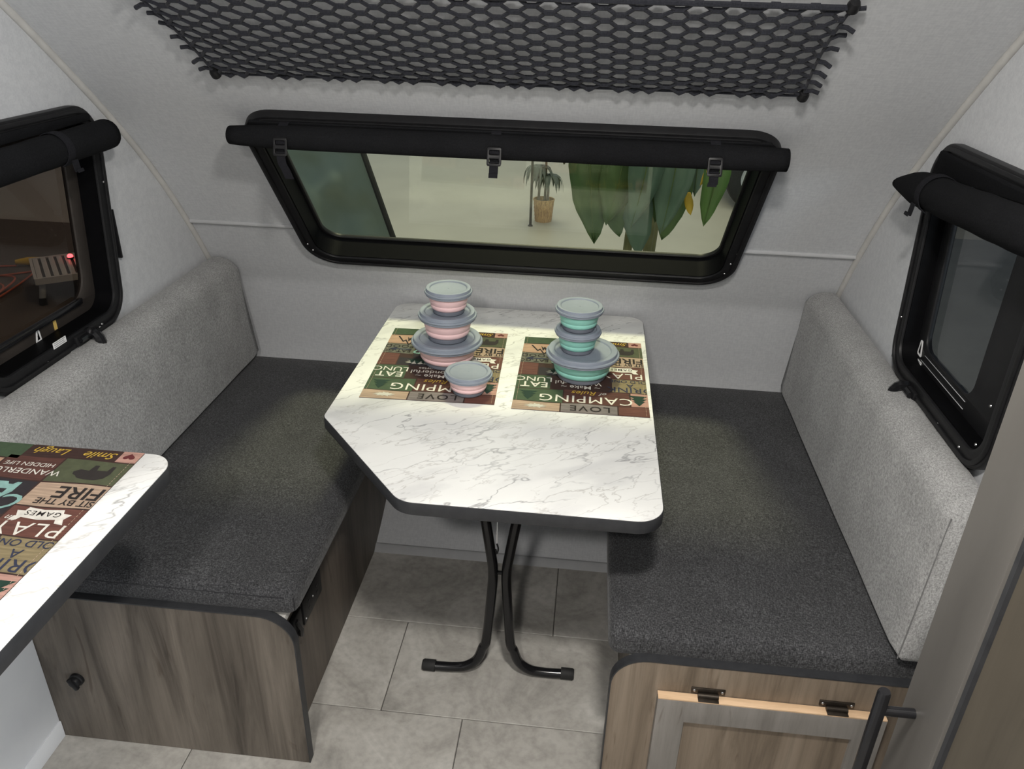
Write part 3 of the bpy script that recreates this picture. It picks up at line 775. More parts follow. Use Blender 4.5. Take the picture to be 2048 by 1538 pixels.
# ---------------------------------------------------------------- table
ZTAB = .715
def table():
    t = tag(empty('dinette_table', (.05, .2, 0)), 'white marble-look dinette table with a cut corner on a black wishbone leg', 'table')
    o = fillet([(-.1218, -.307), (.385, -.307), (.385, .728), (-.369, .728), (-.369, -.0055)], [.06, .055, .05, .05, .03], 10)
    plate('tabletop', [inset(o, .0016)], ZTAB-.003, ZTAB, M['marble'], t, None, .0008)
    plate('edge_band', [o], ZTAB-.030, ZTAB-.0012, M['edge'], t, None, .002)
    yl = -.038; R = .0125
    for s in (-1, 1):
        cx = .048
        ya = yl+.0009*0
        fx = -.148 if s < 0 else .246
        mid, low = cx+s*.0165, cx+s*.036
        foot_y = -.047 if s < 0 else -.030
        raw = [(cx+s*.072, yl, ZTAB-.03), (cx+s*.043, yl, .53), (cx+s*.022, yl, .39), (mid, yl, .34), (cx+s*.018, yl, .28),
               (low-s*.006, yl, .12), (cx+s*.040, yl+(foot_y-yl)*.1, .085), (cx+s*.054, yl+(foot_y-yl)*.3, .046), (cx+s*.082, yl+(foot_y-yl)*.5, .021),
               (cx+s*.12, yl+(foot_y-yl)*.7, R+.0012), (fx-s*.022, foot_y, R+.0012)]
        lg = tube('leg', smooth_path(raw, 5), R, M['black_gloss'], t, 14)
        tube('foot_cap', [(fx-s*.034, foot_y, .0152), (fx-s*.004, foot_y, .0152), (fx, foot_y, .0152)], [.0150, .0150, .0125], M['rubber'], lg, 14)
    box('mount_plate', -.08, .175, -.09, .02, ZTAB-.036, ZTAB-.030, M['black'], t, .002)
    tube('clamp_bolt', [(.030, yl, .335), (.066, yl, .335)], .005, M['black'], t, 8)
    tube('pull_cord', [(.042, -.05, ZTAB-.034), (.041, -.05, .55), (.0405, -.048, .43)], .0012, M['wire'], t, 6)
    tube('cord_hook', smooth_path([(.0405, -.048, .43), (.044, -.048, .415), (.041, -.048, .40), (.038, -.048, .412)], 4), .0022, M['black'], t, 6)
    fixup(t)
table()
def counter():
    t = tag(empty('galley_counter', (-.7, -.9, .85)), 'white marble-look galley counter with black edge at the left', 'counter')
    o = fillet([(XL+.004, -1.55), (-.4572, -1.55), (-.4572, -.4565), (XL+.004, -.4565)], [0, .01, .045, 0], 10)
    plate('countertop', [inset(o, .0012)], .877, .880, M['marble'], t, None, .0008)
    plate('edge_band', [o], .850, .8788, M['edge'], t, None, .002)
    box('support_cleat', XL+.004, XL+.03, -1.5, -.48, .81, .850, M['white'], t, .002)
    fixup(t)
counter()

# ---------------------------------------------------------------- wardrobe at the right
def wardrobe():
    t = tag(empty('wardrobe', (.75, -1.2, 0)), 'tall grey-framed wardrobe with a black bar handle at the right edge', 'wardrobe')
    xf0 = .566; y1 = -.897
    box('body', xf0+.021, XR-.004, -1.55, y1, .001, 2.005, M['ward_grey'], t, .002)
    stile = .076
    me = plate_mesh([[(-1.50, .02), (y1, .02), (y1, 1.99), (-1.50, 1.99)], [(-1.43, .10), (y1-stile, .10), (y1-stile, 1.91), (-1.43, 1.91)]], 0, .019, .001)
    me.transform(Matrix(((0,0,1,xf0),(1,0,0,0),(0,1,0,0),(0,0,0,1))))
    d = link('door', me, M['ward_grey'], t, True)
    box('door_panel', xf0+.008, xf0+.017, -1.435, y1-stile+.005, .095, 1.915, M['wood_ward'], d, 0)
    plate('panel_bead', [[(-1.43, .10), (y1-stile, .10), (y1-stile, 1.91), (-1.43, 1.91)], [(-1.424, .106), (y1-stile-.006, .106), (y1-stile-.006, 1.904), (-1.424, 1.904)]], .0005, .006, M['edge'], d,
          Matrix(((0,0,1,xf0+.003),(1,0,0,0),(0,1,0,0),(0,0,0,1))))
    hx, hy = .531, -.922
    h = tube('handle', [(hx, hy, .78), (hx, hy, .979), (hx, hy, .982)], [.0066, .0066, .0054], M['black_gloss'], d, 16)
    for z in (.955, .81): tube('standoff', [(hx, hy, z), (xf0+.001, hy, z)], .0052, M['black_gloss'], h, 12)
    fixup(t)
wardrobe()

# ---------------------------------------------------------------- placemats
PC = {'dark': (.040, .018, .014), 'green': (.050, .082, .042), 'green2': (.075, .085, .045), 'peach': (.44, .28, .19), 'ggreen': (.13, .13, .10),
      'brown': (.085, .032, .024), 'brown2': (.12, .046, .034), 'cream': (.40, .29, .21), 'night': (.022, .018, .022), 'snow': (.56, .54, .47),
      'olive': (.22, .175, .095), 'grey': (.19, .165, .16), 'pink': (.42, .24, .195), 'white': (.70, .67, .61), 'yellow': (.55, .36, .05),
      'ink': (.018, .013, .012), 'teal': (.24, .42, .39), 'tree': (.010, .035, .022), 'red': (.12, .02, .022), 'navy': (.025, .03, .06), 'bear': (.025, .020, .018)}
PM = {}
for k, c in PC.items():
    c2 = tuple(x*.72 for x in c)
    if k in ('cream', 'brown', 'brown2', 'pink', 'grey', 'olive', 'dark', 'snow', 'peach'):
        PM[k] = mottled('mat_'+k, tuple(x*.62 for x in c), tuple(min(1, x*1.12) for x in c), 1.0, .85, (18, 240, 1), detail=3)
    else: PM[k] = mottled('mat_'+k, c2, c, 60, .85)
PKEYS = list(PM)
def poly_motif(kind, u, v, s):
    """flat little drawings; returns list of (colour, polygon) in reading coordinates"""
    if kind == 'tree':
        P = []
        for k, (w, b) in enumerate(((.50, 0), (.40, .27), (.28, .54))): P.append(('tree', [(u-s*w, v+s*b), (u+s*w, v+s*b), (u, v+s*(b+.46))]))
        return P
    if kind == 'bear':
        o = [(0,0),(.10,0),(.14,.22),(.42,.22),(.46,0),(.58,0),(.62,.26),(.86,.22),(1.0,.34),(.96,.46),(.84,.52),(.78,.60),(.55,.66),(.25,.66),(.06,.56),(-.02,.34)]
        return [('bear', [(u+s*a, v+s*b) for a, b in o])]
    if kind == 'mount':
        o = [(0,0),(.18,.42),(.26,.30),(.44,.80),(.60,.40),(.68,.52),(.95,0),(.88,0),(.68,.40),(.60,.28),(.44,.64),(.27,.18),(.18,.30),(.06,0)]
        i = [(.30,.0),(.40,.42),(.44,.30),(.50,.46),(.58,.02),(.50,.20),(.44,.10),(.38,.24)]
        return [('ink', [(u+s*a, v+s*b) for a, b in o]), ('ink', [(u+s*a, v+s*b) for a, b in i])]
    if kind == 'heart':
        o = [(math.sin(t)**3*.5, (13*math.cos(t)-5*math.cos(2*t)-2*math.cos(3*t)-math.cos(4*t))/34) for t in [k*2*PI/20 for k in range(20)]]
        return [('red', [(u+s*a, v+s*b) for a, b in o])]
    if kind == 'arrow':
        o = [(0,.08),(.70,.08),(.64,.22),(1.0,.02),(.62,-.16),(.70,-.02),(0,-.02)]
        return [('navy', [(u+s*a, v+s*b) for a, b in o])]
    if kind == 'camper':
        o = [(0,0),(.12,0),(.18,.10),(.30,.10),(.36,0),(.80,0),(.86,.10),(.98,.42),(.80,.62),(.10,.60),(0,.40)]
        wd_ = [(.20,.30),(.44,.30),(.44,.48),(.20,.48)]; w2_ = [(.52,.30),(.74,.30),(.74,.48),(.52,.48)]
        return [('teal', [(u+s*a, v+s*b) for a, b in o])]+[('night', [(u+s*a, v+s*b) for a, b in q]) for q in (wd_, w2_)]
    if kind == 'banner':
        o = [(0,.12),(.16,.10),(.20,0),(.55,.04),(.84,0),(.86,.10),(1.0,.10),(.93,.24),(1.0,.38),(.86,.36),(.82,.28),(.5,.32),(.2,.28),(.16,.38),(0,.40),(.07,.26)]
        return [('white', [(u+s*a, v+s*b) for a, b in o])]
    if kind == 'splash':
        r = random.Random(5); o = []
        for k in range(26):
            a = 2*PI*k/26; q = (.30 if k % 2 else .5)*r.uniform(.8, 1.1); o.append((math.cos(a)*q*1.5, math.sin(a)*q*.55))
        return [('snow', [(u+s*a, v+s*b) for a, b in o])]
MW, MH = .324, .427
def sc_(u): return u*MW/.317
def sv_(v): return v*MH/.416
CELLS = [  # u0, u1, v0, v1, colour (reading coordinates, u to the reader's right, v up)
    (0, .036, 0, .032, 'pink'), (.036, .192, 0, .032, 'dark'), (.192, .317, 0, .044, 'green'),
    (0, .115, .032, .098, 'green2'), (.115, .212, .032, .098, 'brown'), (.212, .317, .044, .102, 'peach'),
    (0, .115, .098, .160, 'cream'), (.115, .235, .098, .188, 'night'), (.235, .317, .102, .165, 'ggreen'),
    (0, .115, .160, .230, 'brown2'), (.115, .165, .188, .232, 'brown'), (.165, .268, .188, .235, 'night'), (.268, .317, .165, .235, 'brown2'),
    (0, .085, .230, .304, 'olive'), (.085, .232, .232, .304, 'dark'), (.232, .317, .235, .308, 'green'),
    (0, .042, .304, .372, 'pink'), (.042, .200, .304, .372, 'brown'), (.200, .317, .308, .374, 'green'),
    (0, .072, .372, .416, 'brown2'), (.072, .205, .372, .416, 'grey'), (.205, .317, .374, .416, 'cream')]
WORDS = [  # text, u centre, v baseline, size, colour, shear, bold, spacing
    ('Smile', .066, .009, .020, 'yellow', .35, .004, 1), ('Laugh', .150, .008, .020, 'yellow', .35, .004, 1),
    ('WANDERLUST', .164, .070, .0155, 'white', 0, .004, 1.0), ('HIDDEN LIFE', .162, .052, .0115, 'white', 0, .003, 1),
    ('FIRE', .038, .108, .033, 'ink', 0, .013, .98), ('SIT BY THE', .046, .140, .0155, 'ink', 0, .010, .95),
    ('Camp', .170, .138, .042, 'teal', .3, .008, 1), ('EAT GO', .284, .143, .017, 'ink', 0, .008, 1), ('FOOD', .280, .112, .020, 'ink', 0, .002, 1.1),
    ('GAMES', .058, .172, .012, 'ink', 0, .003, 1.2), ('fun', .096, .186, .013, 'white', .35, .002, 1),
    ('PLAY', .058, .199, .033, 'white', 0, -.002, 1.15),
    ('COLD ONE', .036, .236, .016, 'navy', 0, .006, 1), ('A', .040, .256, .020, 'navy', 0, .004, 1), ('DRINK', .040, .276, .028, 'navy', 0, .004, 1.05),
    ('LUNCH', .286, .247, .026, 'white', 0, .000, 1.0), ('EAT', .272, .275, .029, 'white', 0, .012, 1.05),
    ('memories', .170, .242, .014, 'white', 0, .002, 1), ('Wonderful', .166, .259, .020, 'white', 0, .002, 1), ('~ Make ~', .160, .281, .019, 'white', 0, .004, 1),
    ('Rules', .150, .309, .021, 'yellow', .3, .003, 1), ('of', .104, .312, .016, 'white', .3, .002, 1), ('CAMPING', .147, .335, .0375, 'white', 0, .0, 1.06),
    ('LOVE', .136, .384, .027, 'ink', 0, .008, 1.2)]
MOTIFS = [('heart', .018, .015, .020), ('bear', .022, .046, .060), ('mount', .226, .054, .075), ('arrow', .245, .136, .060), ('camper', .140, .106, .062),
          ('banner', .016, .164, .085), ('splash', .205, .212, .060), ('tree', .200, .196, .026), ('tree', .216, .192, .032), ('tree', .230, .197, .022),
          ('tree', .022, .316, .050), ('tree', .283, .322, .044), ('splash', .262, .395, .040)]
def mat_print():
    bm = bmesh.new(); z = .0014; rnd = random.Random(11)
    def tov(u, v, dz): return bm.verts.new((-sc_(u), -sv_(v), z+dz))
    def wave(u, v): return v+.0016*math.sin(u*40+v*30)
    for (u0, u1, v0, v1, c) in CELLS:
        e = .0016; n = 6
        a0 = u0+(e if u0 > 0 else 0); a1 = u1-(e if u1 < .317 else 0); b0 = v0+(e if v0 > 0 else 0); b1 = v1-(e if v1 < .416 else 0)
        lo = [tov(a0+(a1-a0)*k/n, wave(a0+(a1-a0)*k/n, b0) if v0 > 0 else b0, 0) for k in range(n+1)]
        hi = [tov(a0+(a1-a0)*k/n, wave(a0+(a1-a0)*k/n, b1) if v1 < .416 else b1, 0) for k in range(n+1)]
        for k in range(n):
            f = bm.faces.new((lo[k], lo[k+1], hi[k+1], hi[k])); f.material_index = PKEYS.index(c)
    lev = .0002
    for m in MOTIFS:
        for c, poly in poly_motif(*m):
            vs = [tov(min(.316, max(.001, u)), min(.415, max(.001, v)), lev) for u, v in poly]
            f = bm.faces.new(vs); f.material_index = PKEYS.index(c); lev += .00001
    # stitched hem near the border
    for (a, b, c, d) in ((.007, .008, .004, .412), (.309, .310, .004, .412)):
        k = c
        while k < d:
            vs = [tov(a, k, .0004), tov(b, k, .0004), tov(b, k+.004, .0004), tov(a, k+.004, .0004)]; f = bm.faces.new(vs); f.material_index = PKEYS.index('cream'); k += .0065
    for f in bm.faces:
        f.normal_update()
        if f.normal.z < 0: f.normal_flip()
    me = bpy.data.meshes.new('printed_pattern'); bm.to_mesh(me); bm.free()
    for k in PKEYS: me.materials.append(PM[k])
    return me
def mat_words():
    bm = bmesh.new()
    for (s, u, v, size, col, sh, bo, sp) in WORDS:
        t = text_mesh(s, size*1.32, sh, bo, sp)
        x0 = min(q.co.x for q in t.vertices); 
        for q in t.vertices:
            x = -(q.co.x+sc_(u)); y = -(q.co.y+sv_(v))
            q.co = (min(-.0008, max(-MW+.0008, x)), y, .0021)
        b2 = bmesh.new(); b2.from_mesh(t)
        i0 = len(bm.faces); bm.from_mesh(t); b2.free(); bm.faces.ensure_lookup_table()
        for f in bm.faces[i0:]: f.material_index = PKEYS.index(col)
        bpy.data.meshes.remove(t)
    for f in bm.faces:
        f.normal_update()
        if f.normal.z < 0: f.normal_flip()
    me = bpy.data.meshes.new('printed_lettering'); bm.to_mesh(me); bm.free()
    for k in PKEYS: me.materials.append(PM[k])
    return me
MATP, MATT = mat_print(), mat_words()
bmm = add_box(bmesh.new(), -MW, 0, -MH, 0, 0, .0013, .0004, 1); mm_ = bpy.data.meshes.new('cloth'); bmesh.ops.recalc_face_normals(bmm, faces=bmm.faces); bmm.to_mesh(mm_); bmm.free(); mm_.materials.append(PM['dark'])
def placemat(loc, rz, label):
    t = tag(empty('placemat', loc, (0, 0, rz)), label, 'placemat', 'printed camping placemats')
    for nm, me in (('cloth', mm_), ('printed_pattern', MATP), ('printed_lettering', MATT)):
        o = bpy.data.objects.new(nm, me); COL.objects.link(o); o.parent = t
        if nm != 'cloth': o['kind'] = 'stuff'
placemat((-.0045, .5325, ZTAB+.0003), math.radians(2.0), 'brown and green printed placemat under the pink bowls')
placemat((.3705, .5245, ZTAB+.0003), math.radians(.7), 'brown and green printed placemat under the teal bowls')
placemat((-.5145, -.4600, .8803), math.radians(0), 'brown and green printed placemat on the counter at the left')

# ---------------------------------------------------------------- collapsible bowls
def bowl(loc, R, H, col, label, group, colname):
    t = tag(empty('bowl', loc), label, 'bowl', group)
    def pr(l): return [(r*R, z*H) for r, z in l]
    lathe('base', pr([(0, 0), (.60, 0), (.645, .02), (.665, .06), (.675, .19), (.66, .20)]), M['sil_base'], t, 48)
    lathe('body', pr([(.62, .185), (.675, .19), (.725, .225), (.752, .29), (.756, .36), (.742, .385), (.748, .40), (.775, .43), (.815, .60), (.822, .655), (.850, .67), (.875, .69), (.878, .715), (.86, .73)]), M[col], t, 48)
    lathe('rim', pr([(.84, .69), (.885, .70), (.93, .715), (.955, .735), (.965, .80), (.94, .82)]), M['sil_grey'], t, 48)
    l = lathe('lid', pr([(.93, .80), (.975, .80), (1.0, .825), (1.0, .860), (.985, .885), (.950, .89), (.938, .905), (.938, .965), (.925, .995), (.90, 1.0), (.80, .998), (.775, .985), (.755, .945), (.73, .938), (.03, .938)]), M['sil_grey'], t, 56)
    lathe('lid_nub', pr([(.032, .938), (.03, .945), (.016, .948), (0, .948)]), M['sil_grey'], l, 12)
zt = ZTAB+.0026
g = 'pink collapsible bowls with grey lids'
bowl((-.141, .322, zt), .0925, .072, 'pink', 'largest pink bowl, grey-lidded, at the bottom of the pink stack', g, 'pink')
bowl((-.139, .322, zt+.0677), .0750, .077, 'pink', 'middle pink bowl of the stack of three', g, 'pink')
bowl((-.136, .322, zt+.0677+.0724), .0603, .066, 'pink', 'small pink bowl topping the pink stack of three', g, 'pink')
bowl((-.0601, .163, zt), .0585, .056, 'pink', 'small pink bowl standing alone in front of the pink stack', g, 'pink')
g = 'teal collapsible bowls with grey lids'
bowl((.210, .292, zt), .0925, .076, 'teal', 'largest teal bowl with a wide grey lid under two small ones', g, 'teal')
bowl((.195, .290, zt+.0714), .0585, .062, 'teal', 'small teal bowl between the largest and the topmost teal bowls', g, 'teal')
bowl((.195, .292, zt+.0714+.0583), .0600, .062, 'teal', 'small teal bowl at the top of the teal stack', g, 'teal')

# ---------------------------------------------------------------- ceiling lamp housing
for q, lb in zip(LAMPS, ('round white ceiling lamp nearer the dinette, above the camera', 'round white ceiling lamp at the rear of the cabin, behind the camera')):
    lt = tag(empty('ceiling_lamp', q), lb, 'lamp', 'cabin ceiling lamps')
    lathe('housing', [(.105, .020), (.105, .0), (.098, -.012), (.085, -.014), (.085, .0), (0, .0)], M['white'], lt, 40)
    lathe('lamp_lens', [(.084, -.004), (.06, -.010), (0, -.012)], M['lens'], lt, 32)

# ---------------------------------------------------------------- showroom outside
GZ = -.5
def ground_mat():
    m = mottled('showroom_concrete', (.36, .33, .27), (.43, .395, .325), 1.2, .42, bmp=.03)
    return m
tag(box('showroom_floor', -14, 14, -8, 18, GZ-.05, GZ, ground_mat(), bev=0), kind='structure')
carpet = mottled('dim_floor_brown', (.10, .082, .068), (.14, .118, .10), 30, .95)  # dimness of the floor out there put into a dark colour
tag(box('floor_runner', -9, -2.2, .2, 5.3, GZ, GZ+.004, carpet, bev=0), 'dark brown sheet painting the dimmer showroom floor beyond the left window', 'carpet')
slate = mottled('grey_carpet', (.16, .16, .155), (.21, .21, .20), 4, .7)
tag(box('floor_runner', 1.75, 9, .2, 6.4, GZ, GZ+.004, slate, bev=0), 'grey showroom carpet beyond the right window', 'carpet')

# leafy plant just outside the front window
def leaf_mesh(length, width, bend, twist, seed, nl=14, fold=.15):
    """hanging leaf: base at origin, tip downwards (-z), broad face towards -y"""
    bm = bmesh.new(); rows = []
    for i in range(nl+1):
        t = i/nl; w = width*.5*(math.sin(PI*min(1, t*.93+.07))**.75)*(1 if t < .98 else .2)
        x = bend*t*t*length; z = -length*t; y = -.05*length*math.sin(PI*t)
        wav = .06*width*noise.noise(Vector((seed*3.1, t*6, 0)))
        row = []
        for k in (-1, -.5, 0, .5, 1):
            a = twist*t
            xx = x+k*w*math.cos(a)+wav; yy = y+abs(k)*w*fold*(1 if k else 0)+k*w*math.sin(a)+.08*width*noise.noise(Vector((k*1.5+seed, t*5, 1.7)))
            row.append(bm.verts.new((xx, yy, z)))
        rows.append(row)
    for a, b in zip(rows[:-1], rows[1:]):
        for k in range(4): bm.faces.new((a[k], a[k+1], b[k+1], b[k]))
    return bm
def leaf_mat(name, c, c2):
    m = mottled(name, c, c2, 14, .38, (1, 1, .25)); return m
LM = [leaf_mat('leaf_green', (.05, .098, .034), (.105, .17, .058)), leaf_mat('leaf_blue_green', (.08, .135, .10), (.14, .21, .155)),
      leaf_mat('leaf_bright', (.06, .13, .028), (.10, .19, .045)), leaf_mat('leaf_yellow', (.55, .33, .03), (.65, .42, .05)), leaf_mat('leaf_dark', (.028, .06, .024), (.05, .10, .038))]
rib_m = leaf_mat('leaf_rib', (.08, .125, .035), (.11, .16, .05))
def solid(o, th):
    md = o.modifiers.new('thickness', 'SOLIDIFY'); md.thickness = th; md.offset = 0
def big_plant():
    t = tag(empty('leafy_plant', (.45, 1.35, GZ)), 'tall plant with broad hanging green leaves close outside the front window', 'plant')
    lathe('pot', [(0, 0), (.16, 0), (.20, .34), (.21, .36), (.19, .36), (.18, .30), (0, .30)], mottled('terracotta', (.25, .1, .06), (.3, .13, .08), 10, .8), t, 28, (.45, 1.35, GZ))
    cm = mottled('cane', (.12, .12, .05), (.18, .17, .08), 20, .7)
    for (x, y) in ((.36, 1.32), (.45, 1.38), (.43, 1.30)):
        tube('cane', smooth_path([(x, y, GZ+.28), (x-.02, y, .4), (x, y-.05, 1.1), (x+.01, y-.08, 1.6)], 5), [.016]*16, cm, t, 8)
    # x, y, z of base, length, width, bend, twist, material
    specs = [(.185, .93, 1.36, .485, .135, .08, .1, 0), (.275, .99, 1.36, .42, .12, -.10, -.2, 4), (.300, .92, 1.30, .36, .125, -.12, .2, 0), (.270, .97, 1.10, .21, .085, .15, .3, 0),
             (.345, 1.02, 1.38, .44, .12, .05, -.3, 4), (.375, .90, 1.38, .44, .115, -.10, .35, 1), (.345, .98, 1.10, .27, .10, .1, .1, 1), (.420, 1.0, 1.36, .425, .115, -.02, .1, 0),
             (.455, .92, 1.38, .46, .125, -.06, -.4, 1), (.470, .98, 1.16, .275, .10, -.12, .2, 0), (.520, 1.02, 1.38, .36, .10, .02, .5, 1), (.575, .91, 1.28, .325, .082, -.07, .2, 2),
             (.135, 1.02, 1.36, .26, .09, -.1, .2, 4), (.235, 1.06, 1.36, .30, .14, .1, .1, 4), (.500, .94, 1.05, .07, .028, .2, .3, 3), (.553, .90, 1.17, .09, .03, -.3, .3, 3)]
    for i, (x, y, z, le, w, be, tw, mi) in enumerate(specs):
        lf = done(leaf_mesh(le, w, be, tw, i+1), 'leaf', LM[mi], t, 'all', (x, y, z))
        solid(lf, .0012)
        if le > .3:
            pts = [(be*q*q*le, -.05*le*math.sin(PI*q)-.004, -le*q) for q in [k/10 for k in range(11)]]
            o = tube('midrib', pts, [.0035*(1-.08*k) for k in range(11)], rib_m, lf, 6)
    for (x, y, z) in ((.2, .95, 1.36), (.33, .97, 1.38), (.45, .96, 1.38), (.54, .97, 1.36)):
        tube('leaf_stalk', smooth_path([(x, y, z), (x+.02, y+.12, z+.16), ((x+.45)/2, 1.25, 1.58), (.45, 1.30, 1.56)], 4), .006, rib_m, t, 6)
    fixup(t)
big_plant()
# small potted plant in a basket further out
def basket_plant():
    c = Vector((-.262, 6.27, GZ))
    t = tag(empty('potted_plant', c), 'small grey-green potted plant in a tan wicker basket on the showroom floor', 'plant')
    wm = mottled('wicker', (.20, .10, .035), (.58, .36, .16), 1.0, .7, (75, 75, 16), bmp=.3, bscale=3)
    bm = bmesh.new(); n = 24
    rings = []
    for k in range(13):
        z = .215*k/12; r = .082+.020*k/12
        rings.append([bm.verts.new((( r+(.0035 if (j+k) % 2 else -.002))*math.cos(2*PI*j/n), (r+(.0035 if (j+k) % 2 else -.002))*math.sin(2*PI*j/n), z)) for j in range(n)])
    for a, b in zip(rings[:-1], rings[1:]):
        for j in range(n): bm.faces.new((a[j], a[(j+1) % n], b[(j+1) % n], b[j]))
    bm.faces.new(rings[0])
    b = done(bm, 'basket', wm, t, True)
    bm = bmesh.new(); add_tube(bm, [(.102*math.cos(2*PI*j/24), .102*math.sin(2*PI*j/24), .217) for j in range(24)], .007, 8, True); done(bm, 'basket_rim', wm, b, True)
    lathe('soil', [(.10, .185), (0, .20)], mottled('soil', (.07, .05, .05), (.11, .08, .08), 60, .95), t, 20)
    sm = mottled('trunk', (.10, .075, .055), (.15, .115, .085), 20, .8)
    fol = leaf_mat('dusty_leaf', (.075, .085, .070), (.13, .14, .115)); rnd = random.Random(4)
    heads = []
    for (x, y, h) in ((-.055, 0, .50), (.005, .02, .75), (.035, -.01, .42)):
        tube('stem', [(x, y, .18), (x+.005, y, .3), (x, y, h)], [.013, .012, .010], sm, t, 8); heads.append((x, y, h))
    for (x, y, h) in heads:
        for k in range(18):
            a = 2*PI*k/18+rnd.uniform(-.2, .2); le = rnd.uniform(.16, .23)
            bm = bmesh.new(); rows = []
            for i in range(8):
                q = i/7; r = le*.75*math.sin(q*1.5); z = h+.06*math.sin(q*PI*.9)-le*.75*q*q+.01; w = .024*math.sin(PI*min(1, q*.9+.1))
                ca, sa = math.cos(a), math.sin(a)
                rows.append([bm.verts.new((x+ca*r-sa*s*w, y+sa*r+ca*s*w, z-abs(s)*.004)) for s in (-1, 0, 1)])
            for A, B in zip(rows[:-1], rows[1:]):
                for s in range(2): bm.faces.new((A[s], A[s+1], B[s+1], B[s]))
            solid(done(bm, 'leaf', fol, t, 'all'), .001)
basket_plant()
po = tag(empty('post', (-.371, 6.05, GZ)), 'slim dark metal post standing left of the wicker basket', 'post')
tube('pole', [(0, 0, .012), (0, 0, 1.7)], .0125, M['bronze'], po, 10)
lathe('foot', [(0, .016), (.018, .014), (.022, .008), (.024, 0)], M['bronze'], po, 16)
# green sheet at the left of the front window
def tent():
    t = tag(empty('tent_wall', (-1.0, 1.8, GZ)), 'crinkled dark green tent sheet with black bound edge outside the front window', 'tent')
    bm = bmesh.new(); nx, nz = 70, 100; V = []
    for j in range(nz+1):
        z = GZ+(2.3)*j/nz; xe = -.651-.117/.371*(z-.595); row = []
        for i in range(nx+1):
            x = xe-1.3*i/nx
            p = Vector((x*3.5, z*3.5, 0)); d = .035*noise.noise(p*1.3)+.030*noise.noise(p*2.7+Vector((5, 0, 0)))+.012*(1-abs(noise.noise(p*1.7+Vector((0, 9, 3))))*2.0)
            row.append(bm.verts.new((x, 1.8+d*min(1, i/4)+.10*(i/nx), z)))
        V.append(row)
    for j in range(nz):
        for i in range(nx): bm.faces.new((V[j][i], V[j][i+1], V[j+1][i+1], V[j+1][i]))
    s = done(bm, 'sheet', mottled('green_tarp', (.18, .225, .19), (.23, .275, .235), 3, .40, bmp=.9, bscale=9), t, 'all')
    solid(s, .002)
    tube('edge_binding', [(-.651-.117/.371*(z-.595), 1.797, z) for z in [GZ+.02+.1*k for k in range(23)]], .013, M['rubber'], t, 8)
    fixup(t)
tent()
# parked trailer wheel at the right of the front window
def parked():
    t = tag(empty('parked_trailer', (1.95, 7.2, GZ)), 'parked trailer with a black wheel at the right edge of the front window view', 'trailer')
    lathe('tyre', [(.19, -.10), (.28, -.11), (.325, -.09), (.335, -.04), (.335, .04), (.325, .09), (.28, .11), (.19, .10)], M['rubber'], t, 48, (1.95, 7.2, GZ+.336), (PI/2, 0, 0))
    lathe('wheel_rim', [(0, .06), (.06, .065), (.08, .04), (.16, .05), (.19, .085), (.19, -.1), (0, -.1)], mottled('rim_metal', (.5, .5, .5), (.6, .6, .6), 10, .35), t, 40, (1.95, 7.2, GZ+.336), (PI/2, 0, 0))
    wm = mottled('white_body', (.6, .6, .62), (.68, .68, .7), 3, .35)
    o = fillet([(1.5, .30), (4.6, .30), (4.6, 2.4), (2.2, 2.4), (1.5, 1.6)], [.05, .05, .2, .5, .3], 6)
    plate('body', [[(x, z+GZ) for x, z in o]], 0, 1.8, wm, t, Matrix.Translation((0, 9.1, 0)) @ FLAT_Y, .02)
    bm = bmesh.new(); add_tube(bm, [(1.95+.40*math.cos(a), 7.2, GZ+.336+.40*math.sin(a)) for a in [k*PI/14 for k in range(15)]], .035, 8); done(bm, 'fender', wm, t, True)
    fixup(t)
parked()
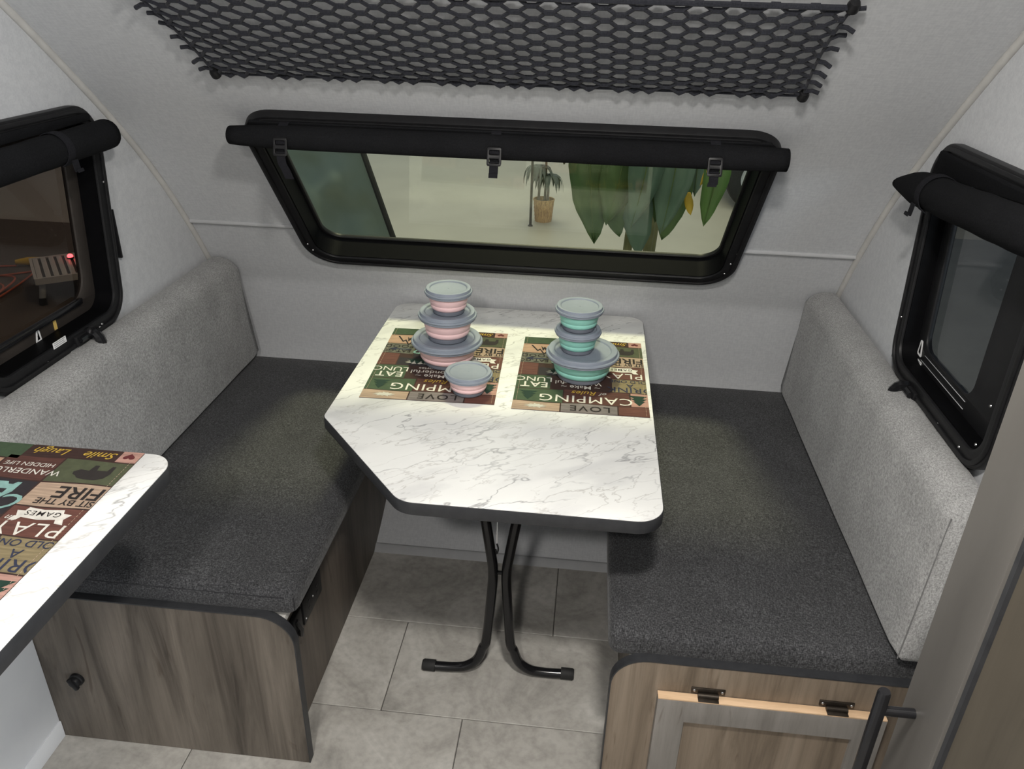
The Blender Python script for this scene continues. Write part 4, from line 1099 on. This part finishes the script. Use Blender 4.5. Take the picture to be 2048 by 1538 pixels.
# folding step and cord outside the left window
def step():
    c = Vector((-3.60, 3.60, GZ+.004)); e1 = Vector((.211, .166, 0)).normalized(); e2 = Vector((-.253, .5, 0)).normalized(); e2 = (e2-e1*e2.dot(e1)).normalized()
    rz = math.atan2(e1.y, e1.x)
    t = tag(empty('step_stool', (-3.584, 3.29, GZ+.004), (0, 0, rz)), 'low aluminium step stool with ribbed top beside orange cords outside the left window', 'stool')
    al = mottled('aluminium', (.50, .48, .44), (.60, .58, .53), 40, .4); lg = mottled('step_leg', (.33, .35, .34), (.4, .42, .41), 30, .45)
    Wd, Ln, H = .46, .53, .2
    plate('top_frame', [fillet([(0, 0), (Wd, 0), (Wd, Ln), (0, Ln)], .01, 3), [(.02, .02), (Wd-.02, .02), (Wd-.02, Ln-.02), (.02, Ln-.02)]], H-.045, H, al, t)
    dk = mottled('step_gap', (.05, .045, .04), (.07, .06, .055), 30, .8)
    box('tread_bed', .018, Wd-.018, .018, Ln-.018, H-.03, H-.010, dk, t, 0)
    for k in range(8):
        x = .022+k*(Wd-.044)/8
        box('tread_rib', x, x+.034, .02, Ln-.02, H-.010, H-.001, al, t, .002)
    for x, y, dx, dy in ((.05, .06, -.03, -.03), (Wd-.05, .06, .03, -.03), (.05, Ln-.06, -.03, .03), (Wd-.05, Ln-.06, .03, .03)):
        l = tube('leg', [(x, y, H-.03), (x+dx, y+dy, .03)], .022, lg, t, 12)
        tube('rubber_foot', [(x+dx*.85, y+dy*.85, .05), (x+dx, y+dy, .0)], .027, M['rubber'], l, 12)
step()
def cords():
    t = tag(empty('extension_cord', (-3.9, 3.7, GZ)), 'tangled orange extension cord with a yellow plug beyond the left window', 'cord')
    om = mottled('orange_cable', (.60, .13, .06), (.7, .18, .09), 20, .5); rnd = random.Random(9); z = GZ+.012
    P = [(-4.30, 4.05), (-4.55, 3.9), (-4.45, 3.55), (-4.1, 3.45), (-3.95, 3.35), (-4.02, 3.85), (-4.15, 3.9), (-4.4, 3.6), (-4.2, 3.3), (-3.95, 3.15), (-3.98, 3.32), (-4.1, 3.75), (-4.5, 3.7), (-4.8, 3.3), (-4.5, 3.1), (-4.1, 3.2), (-4.0, 3.42), (-4.2, 3.6), (-5, 3.2)]
    tube('cable', smooth_path([(x, y, z+.010*(i % 3)) for i, (x, y) in enumerate(P)], 8), .007, om, t, 8)
    y_ = mottled('yellow_plug', (.75, .48, .03), (.8, .55, .05), 20, .5)
    tube('plug', [(-4.30, 4.05, z+.03), (-4.22, 4.09, z+.03), (-4.14, 4.13, z+.03)], [.018, .032, .026], y_, t, 10)
    fixup(t)
cords()
def red_lamp():
    t = tag(empty('red_lamp', (-3.621, 3.769, GZ+.2035)), 'small red glowing lamp on the far corner of the step stool', 'lamp')
    m = new_mat('red_glow', (.6, .02, .02), .4); b = bsdf(m); b.inputs['Emission Color'].default_value = (1, .06, .08, 1); b.inputs['Emission Strength'].default_value = 40
    lathe('lens', [(.020, .008), (.020, .022), (.012, .030), (0, .032)], m, t, 16)
    lathe('lamp_base', [(0, 0), (.024, 0), (.024, .008), (.02, .010), (0, .010)], M['rubber'], t, 16)
red_lamp()
